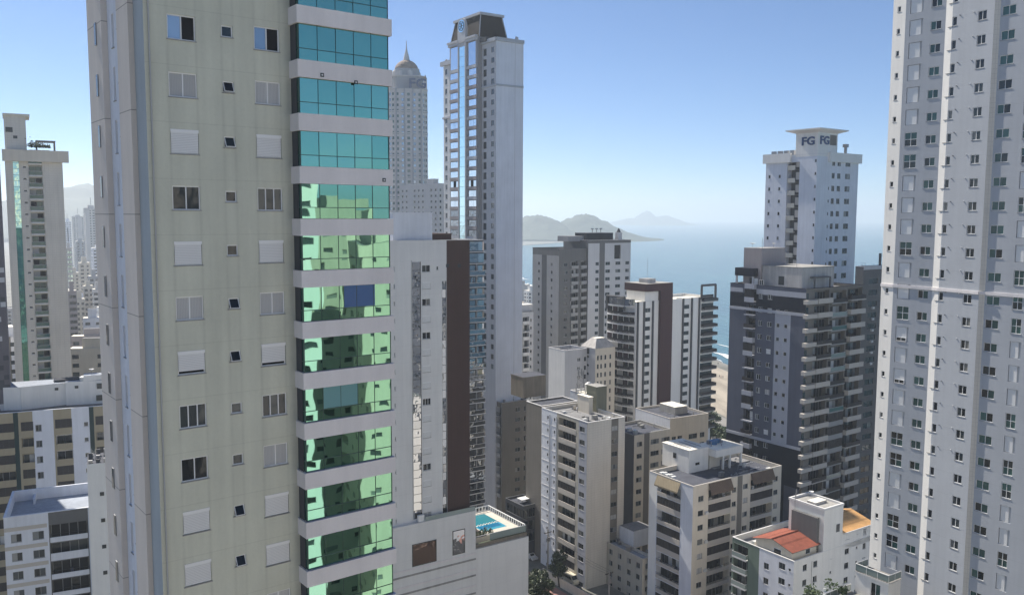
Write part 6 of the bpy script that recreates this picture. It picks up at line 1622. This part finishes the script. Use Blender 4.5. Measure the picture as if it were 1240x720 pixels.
# ---- far city in the haze, left gap
def far_city():
    rs = random.Random(21); protos = {}
    def block(x, y, w, d, h, mat, seed, ang=34, wmat='pane_dark', fl=3.1, cap=True):
        r = random.Random(seed); nm = 'apartment_tower' if h > 45 else 'apartment_building'
        root = empty(nm, (x, y, 0), R(ang)); m = MB()
        for (O, an, L) in (((0, 0), 0, w), ((0, d), -pi/2, d)):
            ops = []; k = max(2, int(L/3.4)); skip = r.randint(0, k-1)
            z = h-3
            while z > 8:
                for j in range(k):
                    if j == skip and k > 3: continue
                    t = (j+.5)*L/k; ww = .75 if (j % 2) else 1.15; ops.append((t-ww, t+ww, z-.75, z+.75, .6, wmat))
                z -= fl
            wall_grid(m, O, an, L, 0, h, ops, [], mat)
        m.quad((w, 0, 0), (w, d, 0), (w, d, h), (w, 0, h), mat); m.quad((w, d, 0), (0, d, 0), (0, d, h), (w, d, h), mat); m.poly([(0, 0, h-.01), (w, 0, h-.01), (w, d, h-.01), (0, d, h-.01)], 'roof_pale')
        link('wall', m.mesh('wall'), root)
        g = MB(); g.box(w*.25, w*.7, d*.25, d*.7, h, h+r.uniform(2.5, 5), mat, 'roof_grey'); link('lift_room', g.mesh('lift_room'), root)
        if h > 60: g = MB(); g.box(-.5, w+.5, -.5, d+.5, h-.6, h+.25, mat); link('cornice', g.mesh('cornice'), root); g = MB(); g.bar((w*.5, d*.5, h+4), (w*.5, d*.5, h+13), .35, 'metal_grey', 5); link('spire', g.mesh('spire'), root)
        return root
    def put(u, v, Y, wpx, dpx, mat, label, cat, group=None, seed=1, ang=34, wmat='pane_dark'):
        x, z = at_y(u, v, Y); k = Y/F; r = block(x, Y, wpx*k/.83, dpx*k/.6, max(z, 8), mat, seed, ang, wmat); tag(r, label, cat, group); return r
    # nearer ones, each told apart
    put(83, 422, 300, 48, 10, 'cream', 'low cream building with window bands, just above the banded block roof', 'building', seed=3, ang=10)
    put(86, 407, 345, 45, 8, 'pinkish', 'low building with a brown-pink top floor behind the low cream building', 'building', seed=4, ang=14)
    put(100, 385, 430, 18, 8, 'white_blue', 'white block with a flat pale roof in the middle of the left gap', 'apartment building', seed=5, ang=20)
    put(82, 352, 420, 8, 6, 'pinkish', 'narrow pinkish block touching the cream tower edge in the left gap', 'apartment building', seed=6, ang=34)
    put(119, 372, 470, 14, 8, 'bright_white', 'bright white block half hidden by the olive tower in the left gap', 'apartment building', seed=7, ang=34)
    put(90, 362, 520, 10, 6, 'cream', 'cream block with dark windows halfway up the left gap', 'apartment building', seed=8)
    put(80, 300, 560, 5, 4, 'far_pale', 'slim pale tower with mint-green windows beside the cream tower', 'apartment tower', seed=9, wmat='glass_mint')
    put(103, 252, 1050, 12, 9, 'far_pale', 'tallest faint tower standing in front of the hazy hill', 'apartment tower', seed=10)
    grp = 'faint apartment towers far away in the haze'
    lab = 'faint pale apartment tower far off in the haze before the inland hill'
    L = [(88, 262, 1350, 10, 6), (118, 268, 1200, 9, 7), (112, 300, 820, 13, 8), (96, 318, 700, 10, 7), (124, 318, 650, 12, 8), (108, 334, 600, 9, 7), (78, 268, 1500, 6, 4), (84, 330, 760, 9, 6), (132, 345, 560, 12, 7), (92, 292, 1000, 8, 6), (126, 288, 1500, 8, 6), (101, 346, 560, 9, 6), (113, 350, 520, 9, 7), (70, 300, 1100, 10, 6), (136, 300, 900, 12, 7), (60, 320, 900, 14, 8), (145, 330, 700, 14, 8)]
    for i, (u, v, Y, w, d) in enumerate(L): put(u, v, Y, w, d, ['far_pale', 'far_grey', 'white_blue', 'cream'][i % 4], lab, 'apartment tower', grp, 30+i)
    # blocks across the bay between the towers (small, near the shore)
    for i, (u, v, Y, w, d) in enumerate([(626, 345, 900, 16, 6), (640, 352, 760, 12, 6), (655, 372, 640, 14, 7)]):
        put(u, v, Y, w, d, ['far_pale', 'bright_white', 'cream'][i], 'small pale seafront block far beyond the crowned tower', 'apartment building', 'far seafront blocks', 60+i)
    return block
fblock = far_city()

# ---- invented towers behind the viewer's right shoulder: the green glass bay mirrors them, and they throw warm light back
def mirrored_towers():
    L = [(58, -6, 15, 15, 96, 'bright_white'), (84, 8, 16, 14, 84, 'cream'), (76, -34, 15, 16, 93, 'white'), (104, -14, 16, 16, 88, 'beige'), (104, -52, 18, 16, 99, 'bright_white'), (132, -30, 18, 18, 82, 'white'), (48, -48, 16, 14, 80, 'cream'), (136, 6, 18, 14, 90, 'bright_white'), (150, -70, 20, 20, 94, 'cream'), (64, -86, 18, 18, 92, 'white'), (-6, -70, 20, 18, 84, 'cream'), (22, -100, 20, 18, 90, 'white')]
    for i, (x, y, w, d, h, mt) in enumerate(L):
        root = empty('apartment_tower', (x, y, 0), R(54+(i % 3-1)*7)); m = MB()
        # the faces turned to the glass are the +b and -a sides
        for (O, an, Ln) in (((0, 0), 0, w), ((0, d), -pi/2, d), ((w, d), pi, w), ((w, 0), pi/2, d)):
            ops = []; k = int(Ln/3.6)
            for f in range(int(h/3)-2):
                for j in range(k):
                    t = (j+.5)*Ln/k; ww = 1.3 if (j+i) % 3 == 0 else .7; z = h-3-3*f
                    if (j+i) % 4 == 3: ops.append((t-1.4, t+1.4, z-.6, z+.9, .9, 'grey'))
                    else: ops.append((t-ww*.8, t+ww*.8, z-.5, z+.5, .2, 'pane_mix'))
            wall_grid(m, O, an, Ln, 0, h, ops, [(Ln*.42, Ln*.58, -1, 999, 'cream' if i % 2 else mt)], mt)
        m.poly([(0, 0, h), (w, 0, h), (w, d, h), (0, d, h)], 'roof_grey'); link('wall', m.mesh('wall'), root)
        g = MB(); g.box(3, w-4, 3, d-4, h+.01, h+4, mt); link('lift_room', g.mesh('lift_room'), root)
        tag(root, 'sunlit pale tower mirrored in the green glass bay of the olive tower', 'apartment tower', 'towers mirrored in the green glass')
mirrored_towers()

# ================================================================== trees
def tree_meshes(seed, R0, H, trunk_h, leaves, mat, leaf=.32):
    rs = random.Random(seed); t = MB(); c = MB()
    # trunk with a few limbs
    p = Vector((0, 0, 0)); pts = [p]
    for i in range(5): p = p+Vector((rs.uniform(-.18, .18), rs.uniform(-.18, .18), trunk_h/4)); pts.append(p)
    def limb(ps, r0, r1):
        n = 7; b = len(t.v)
        for i, q in enumerate(ps):
            r = lerp(r0, r1, i/(len(ps)-1))
            for k in range(n): a = 2*pi*k/n; t.v.append((q.x+r*cos(a), q.y+r*sin(a), q.z))
        for i in range(len(ps)-1):
            for k in range(n): j = (k+1) % n; t.f.append((b+i*n+k, b+i*n+j, b+(i+1)*n+j, b+(i+1)*n+k)); t.m.append(t.k('bark'))
    limb(pts, .05*R0+.1, .03*R0+.05); tips = []
    for k in range(7):
        a = 2*pi*k/7+rs.uniform(-.3, .3); el = rs.uniform(.35, 1.1); L = R0*rs.uniform(.55, .85); q = pts[rs.choice([3, 4])]; ps = [q]
        for i in range(3): q = q+Vector((cos(a)*cos(el), sin(a)*cos(el), sin(el)))*L/3+Vector((0, 0, .08)); ps.append(q)
        limb(ps, .02*R0+.05, .02); tips.append(q)
    cl = []
    for k in range(26):
        a = rs.uniform(0, 2*pi); rr = R0*sqrt(rs.random())*.86; hz = trunk_h+(H-trunk_h)*rs.uniform(.12, .92); k2 = sqrt(max(.05, 1-((hz-trunk_h)/(H-trunk_h)-.45)**2*2.2)); cl.append((Vector((cos(a)*rr*k2, sin(a)*rr*k2, hz)), R0*rs.uniform(.18, .36)))
    cl += [(q, R0*.3) for q in tips]
    for i in range(leaves):
        o, r = rs.choice(cl); d = Vector((rs.gauss(0, 1), rs.gauss(0, 1), rs.gauss(0, .8))).normalized()*r*(rs.random()**.35); q = o+d
        a = Vector((rs.gauss(0, 1), rs.gauss(0, 1), rs.gauss(0, .6))).normalized()*leaf*rs.uniform(.6, 1.2); b = a.cross(Vector((rs.gauss(0, 1), rs.gauss(0, 1), rs.gauss(0, 1)))).normalized()*leaf*.55*rs.uniform(.6, 1.2)
        c.quad(q-a, q-b, q+a, q+b, mat)
    return t.mesh('trunk'), c.mesh('crown')
def tree(x, y, ms, label, s=1, rz=0, group=None, z=0, cat='tree', name='street_tree'):
    r = empty(name, (x, y, z), rz); r.scale = (s, s, s); tag(r, label, cat, group)
    link('trunk', ms[0], r); link('crown', ms[1], r); return r
tA = tree_meshes(3, 3.9, 8.6, 3.0, 5200, 'leaf_a', .30); tB = tree_meshes(8, 2.6, 8.8, 3.6, 3200, 'leaf_a', .26); tC = tree_meshes(5, 3.2, 5.6, 2.0, 2200, 'leaf_b', .34)
x, y = at_z(655, 712, 5); tree(x, y, tA, 'broad dark green street tree over the pink pavement beside the pool podium wall')
x, y = at_z(677.5, 683, 5.5); tree(x, y, tB, 'narrow dark street tree at the foot of the grey-beige block')
x, y = at_z(994, 726, 21); tree(x, y, tree_meshes(12, 4.0, 24.5, 13, 4200, 'leaf_b', .3), 'tall tree whose crown shows below the wall of the tiled-roof block')
rs = random.Random(14)
for i in range(16):
    yy = 250+i*15+rs.uniform(-3, 3); xx = shx(yy)-66-rs.uniform(9, 14)
    tree(xx, yy, tC, 'low round tree in the row along the beach promenade', rs.uniform(.8, 1.25), rs.uniform(0, 6), 'trees along the promenade', name='promenade_tree')
for i, (u, v, z_) in enumerate(((868, 521, 4), (876, 524, 4), (884, 527, 4), (860, 517, 5))):
    xx, yy = at_z(u, v, z_); tree(xx, yy, tC, 'dark bushy tree below the sand, in the gap beside the slate-blue tower', 1.0+.12*i, i*1.3, 'trees in the gap before the beach', name='promenade_tree')

# low blocks and walls in the shaded gaps
def gap_blocks():
    B = Bld('shop_building', 'low white-fronted house with a dark flat roof in the gap before the beach trees', 'house', 878, 540, 300, uL=866, uR=890, ang=34, mat='white', matL='cream')
    zs = [B.zt-1.8, B.zt-4.8]; B.winm('L', 1, 2.6, zs, 1.3, pane='pane_dark', fr='frame_grey'); B.winm('R', 1, 2.6, zs, 1.3, pane='pane_dark', fr='frame_grey'); B.roof('roof_dark', ph=.4); B.finish()
    B = Bld('shop_building', 'low dark-roofed house in the shaded gap left of the tiled-roof block', 'house', 955, 575, 222, uL=935, uR=985, ang=34, mat='mid_grey')
    B.zt = 9; B.winm('R', 1, 2.6, [6, 3], 1.3, pane='pane_dark', fr='frame_grey'); B.roof('roof_grey', ph=.4); clutter(B, 6, 8.6, 1, 6, 1, 6, 2); B.finish()
    # boundary wall along the pavement
    x, y = at_z(700, 712, 2.2); r = MB(); r.box(0, .25, -14, 14, 0, 2.2, 'cream'); o = link('boundary_wall', r.mesh('boundary_wall'), None, (x, y, 0), R(34)); tag(o, 'cream boundary wall along the inner edge of the pink pavement', 'wall')
gap_blocks()

# ================================================================== vehicles
def car(u, v, label, paint, van=False, group=None, cat='car', flip=False, xy=None):
    x, y = xy or at_z(u, v, .1)
    L, Wd, H = (5.2, 2.0, 2.25) if van else (4.3, 1.78, 1.46)
    r = empty('van' if van else 'car', (x, y, .012), R(34)+(pi if flip else 0)); tag(r, label, cat, group)
    prof = ([(-L/2, .35), (-L/2, 1.15), (-L/2+.5, 1.25), (-L/2+1.1, H), (L/2-.1, H), (L/2, 1.1), (L/2, .35)] if van else [(-L/2, .30), (-L/2, .78), (-L/2+1.15, .95), (-L/2+1.75, H), (L/2-1.15, H), (L/2-.35, 1.0), (L/2, .95), (L/2, .30)])
    m = MB(); n = len(prof)
    def X(i, s, ins=0): a, b = prof[i]; return (s*(Wd/2-ins*(1 if b > 1.05 else 0)), a, b)     # car points along y
    ins = .18
    for i in range(n):
        j = (i+1) % n; m.quad(X(i, -1, ins), X(j, -1, ins), X(j, 1, ins), X(i, 1, ins), paint)
    m.poly([X(i, 1, ins) for i in range(n)], paint); m.poly([X(i, -1, ins) for i in reversed(range(n))], paint)
    b_ = link('body', m.mesh('body'), r)
    bv = b_.modifiers.new('bevel', 'BEVEL'); bv.width = .06; bv.segments = 2
    m = MB(); e = .012
    k = (2, 3) if not van else (2, 3); (a0, b0), (a1, b1) = prof[k[0]], prof[k[1]]
    def lp(t): return (lerp(a0, a1, t), lerp(b0, b1, t))
    p, q = lp(.12), lp(.9); m.poly([(-Wd/2+.28, p[0]-e, p[1]+e), (-Wd/2+.30, q[0]-e, q[1]+e), (Wd/2-.30, q[0]-e, q[1]+e), (Wd/2-.28, p[0]-e, p[1]+e)][::-1], 'pane_dark'); link('windscreen', m.mesh('windscreen'), r)
    for s in (-1, 1):
        m = MB(); xs = s*(Wd/2-ins+.014) if True else 0
        ya, yb = (prof[3][0]+.15, prof[4][0]-.25); z0, z1 = (1.35, H-.2) if van else (1.08, H-.1)
        m.poly([(s*(Wd/2-ins+.012), ya-.3, z0), (s*(Wd/2-ins+.012), ya+.05, z1), (s*(Wd/2-ins+.012), yb, z1), (s*(Wd/2-ins+.012), yb+.4 if not van else yb, z0)], 'pane_dark'); link('side_window', m.mesh('side_window'), r)
        m = MB(); m.box(s*(Wd/2-.45)-.16, s*(Wd/2-.45)+.16, -L/2-.02, -L/2+.05, .62, .78, 'lamp_glass'); link('headlight', m.mesh('headlight'), r)
        for yy in (-L/2+.85, L/2-.85):
            m = MB(); m.bar((s*(Wd/2-.2), yy, .32), (s*(Wd/2+.01), yy, .32), .32, 'tyre', 14); m.bar((s*(Wd/2+.0), yy, .32), (s*(Wd/2+.02), yy, .32), .18, 'metal_grey', 10); link('wheel', m.mesh('wheel'), r)
    return r
car(642.5, 675, 'white car parked by the corner of the pool podium', 'car_white')
car(690, 704, 'cream van parked beside the narrow street tree', 'car_cream', van=True, cat='van')
car(648, 667, 'dark grey car behind the white car near the pool podium corner', 'car_grey')
car(620, 641, 'white car farther up the shaded street', 'car_white', flip=True)
car(700, 718, 'silver-grey car at the bottom of the street by the boundary wall', 'car_grey')

# utility poles with cross-arms and wires
PO = []
for i, (u, v) in enumerate(((663, 690), (737, 745))):
    x, y = at_z(u, v, .1); PO.append((x, y)); r = empty('utility_pole', (x, y, .14), R(34)); tag(r, ['concrete utility pole between the two street trees', 'concrete utility pole at the bottom edge, below the small beige building'][i], 'utility pole')
    m = MB(); m.cyl(0, 0, 0, 10.5, .19, .12, 10, 'concrete'); link('post', m.mesh('post'), r)
    m = MB(); m.box(-1.1, 1.1, -.06, .06, 9.6, 9.75, 'bark'); link('cross_arm', m.mesh('cross_arm'), r)
    m = MB(); m.cyl(.45, 0, 7.4, 8.4, .28, .28, 10, 'metal_grey'); link('transformer', m.mesh('transformer'), r)
    for xx in (-.95, 0, .95): m = MB(); m.cyl(xx, 0, 9.75, 9.95, .05, .05, 6, 'frame_dark'); link('insulator', m.mesh('insulator'), r)
(x0, y0), (x1, y1) = PO
for k, off in enumerate((-.95, 0, .95)):
    m = MB(); ax, ay = cos(R(34))*off, sin(R(34))*off; n = 10
    for i in range(n):
        f = lambda t: (lerp(x0, x1, t)+ax, lerp(y0, y1, t)+ay, 10.08-1.0*4*t*(1-t)); m.bar(f(i/n), f((i+1)/n), .02, 'rail_dark', 4)
    o = link('overhead_wire', m.mesh('overhead_wire')); tag(o, ['overhead wire strung between the poles, nearest the road', 'middle overhead wire strung between the two poles', 'overhead wire strung between the poles, nearest the buildings'][k], 'wire')

# people on the sand: one continuous body each
def person(x, y, z, rz, label, cloth, walk=.25, group=None):
    r_ = bpy.data.meshes.new('person'); V = [(0, 0, .95), (0, 0, 1.2), (0, .0, 1.42), (0, 0, 1.52), (0, -.02, 1.66),
         (.1, 0, .92), (.11, -walk*.5, .5), (.11, -walk*.9, .06), (.11, -walk*.9-.14, .03), (-.1, 0, .92), (-.11, walk*.5, .5), (-.11, walk, .06), (-.11, walk-.14, .03),
         (.19, 0, 1.40), (.25, .06, 1.12), (.24, -.08, .86), (-.19, 0, 1.40), (-.25, -.02, 1.12), (-.24, -.12, .88)]
    Ed = [(0, 1), (1, 2), (2, 3), (3, 4), (0, 5), (5, 6), (6, 7), (7, 8), (0, 9), (9, 10), (10, 11), (11, 12), (2, 13), (13, 14), (14, 15), (2, 16), (16, 17), (17, 18)]
    Rr = [.13, .12, .13, .05, .10, .09, .06, .04, .035, .09, .06, .04, .035, .055, .04, .03, .055, .04, .03]
    r_.from_pydata(V, Ed, []); o = bpy.data.objects.new('person', r_); col.objects.link(o)
    sm = o.modifiers.new('skin', 'SKIN'); lay = r_.skin_vertices[0] if r_.skin_vertices else None
    if lay is None:
        return o
    for i, q in enumerate(Rr): lay.data[i].radius = (q, q)
    lay.data[0].use_root = True
    o.modifiers.new('sub', 'SUBSURF').levels = 1
    dg = bpy.context.evaluated_depsgraph_get(); me = bpy.data.meshes.new_from_object(o.evaluated_get(dg)); bpy.data.objects.remove(o)
    me.materials.clear(); me.materials.append(MATS['skin']); me.materials.append(MATS[cloth])
    for pl in me.polygons:
        pl.use_smooth = True; pl.material_index = 1 if .5 < pl.center.z < 1.45 else 0
    o = link('person', me, None, (x, y, z), rz); tag(o, label, 'person', group); return o
for i, (u, v, c) in enumerate(((871.2, 457, 'cloth_dark'), (873.2, 457.6, 'cloth_red'), (875.4, 458, 'cloth_dark'), (869.5, 441.5, 'cloth_dark'))):
    x, y = at_z(u, v, .03)
    try: person(x, y, .03, 1.1*i, ['person in dark clothes walking, leftmost of three on the sand', 'person in a red top walking between two others on the sand', 'person in dark clothes walking, rightmost of three on the sand', 'person in dark clothes standing alone near the water'][i], c)
    except Exception as e: print('person failed', e)

# ---- the rest of the town behind the named towers (four kinds of plain block, copied)
def filler():
    rs = random.Random(77); kinds = []
    for k, (w, d, h, mt) in enumerate(((16, 14, 26, 'cream'), (18, 13, 34, 'far_pale'), (14, 16, 19, 'white'), (15, 15, 44, 'white_blue'))):
        m = MB()
        for (O, an, L) in (((0, 0), 0, w), ((0, d), -pi/2, d), ((w, 0), pi/2, d), ((w, d), pi, w)):
            ops = []; n = int(L/3.3)
            for f in range(int(h/3)-1):
                for j in range(n): t = (j+.5)*L/n; ww = 1.2 if (j+k) % 2 else .75; ops.append((t-ww, t+ww, h-2.6-3*f-.7, h-2.6-3*f+.7, .4, 'pane_dark'))
            wall_grid(m, O, an, L, 0, h, ops, [(L*.44, L*.56, -1, 999, 'taupe' if k % 2 else mt)], mt)
        m.poly([(0, 0, h-.5), (w, 0, h-.5), (w, d, h-.5), (0, d, h-.5)], 'roof_grey')
        g = MB(); g.box(w*.3, w*.65, d*.3, d*.7, h-.49, h+2.8, mt, 'roof_pale'); kinds.append((m.mesh('wall'), g.mesh('lift_room'), w, d, h))
    done = []
    for row in range(0, 34):
        for c in range(-26, 6):
            y = 235+row*26*(1+row*.035); x = 12+c*(30+row*1.1)+rs.uniform(-4, 4)+row*2; y += rs.uniform(-5, 5)
            if x > (shx(min(y, 1980))-105) or y > 1700: continue
            if y < 330 and x > -112: continue
            if x > -150 and y < 300: continue
            if x > -60 and y < 560: continue
            if y < 620 and abs(x-(-.05*y)) < 14: continue
            if 515 < y < 560 and x > -100: continue
            u, v = proj(x, y, 0)
            if 60 < u < 140 and y < 480: continue
            if rs.random() < .16 or len(done) > 285: continue
            me, ge, w, d, h = kinds[rs.choice([0, 0, 1, 1, 2, 2, 3])]
            r = empty('apartment_building', (x, y, 0), R(34)); sc = rs.uniform(.8, 1.15); r.scale = (1, 1, sc)
            tag(r, 'plain pale apartment block in the mass of the town far behind the named towers', 'apartment building', 'plain blocks of the town behind')
            link('wall', me, r); link('lift_room', ge, r); done.append(1)
    return len(done)
print('FILLER', filler())
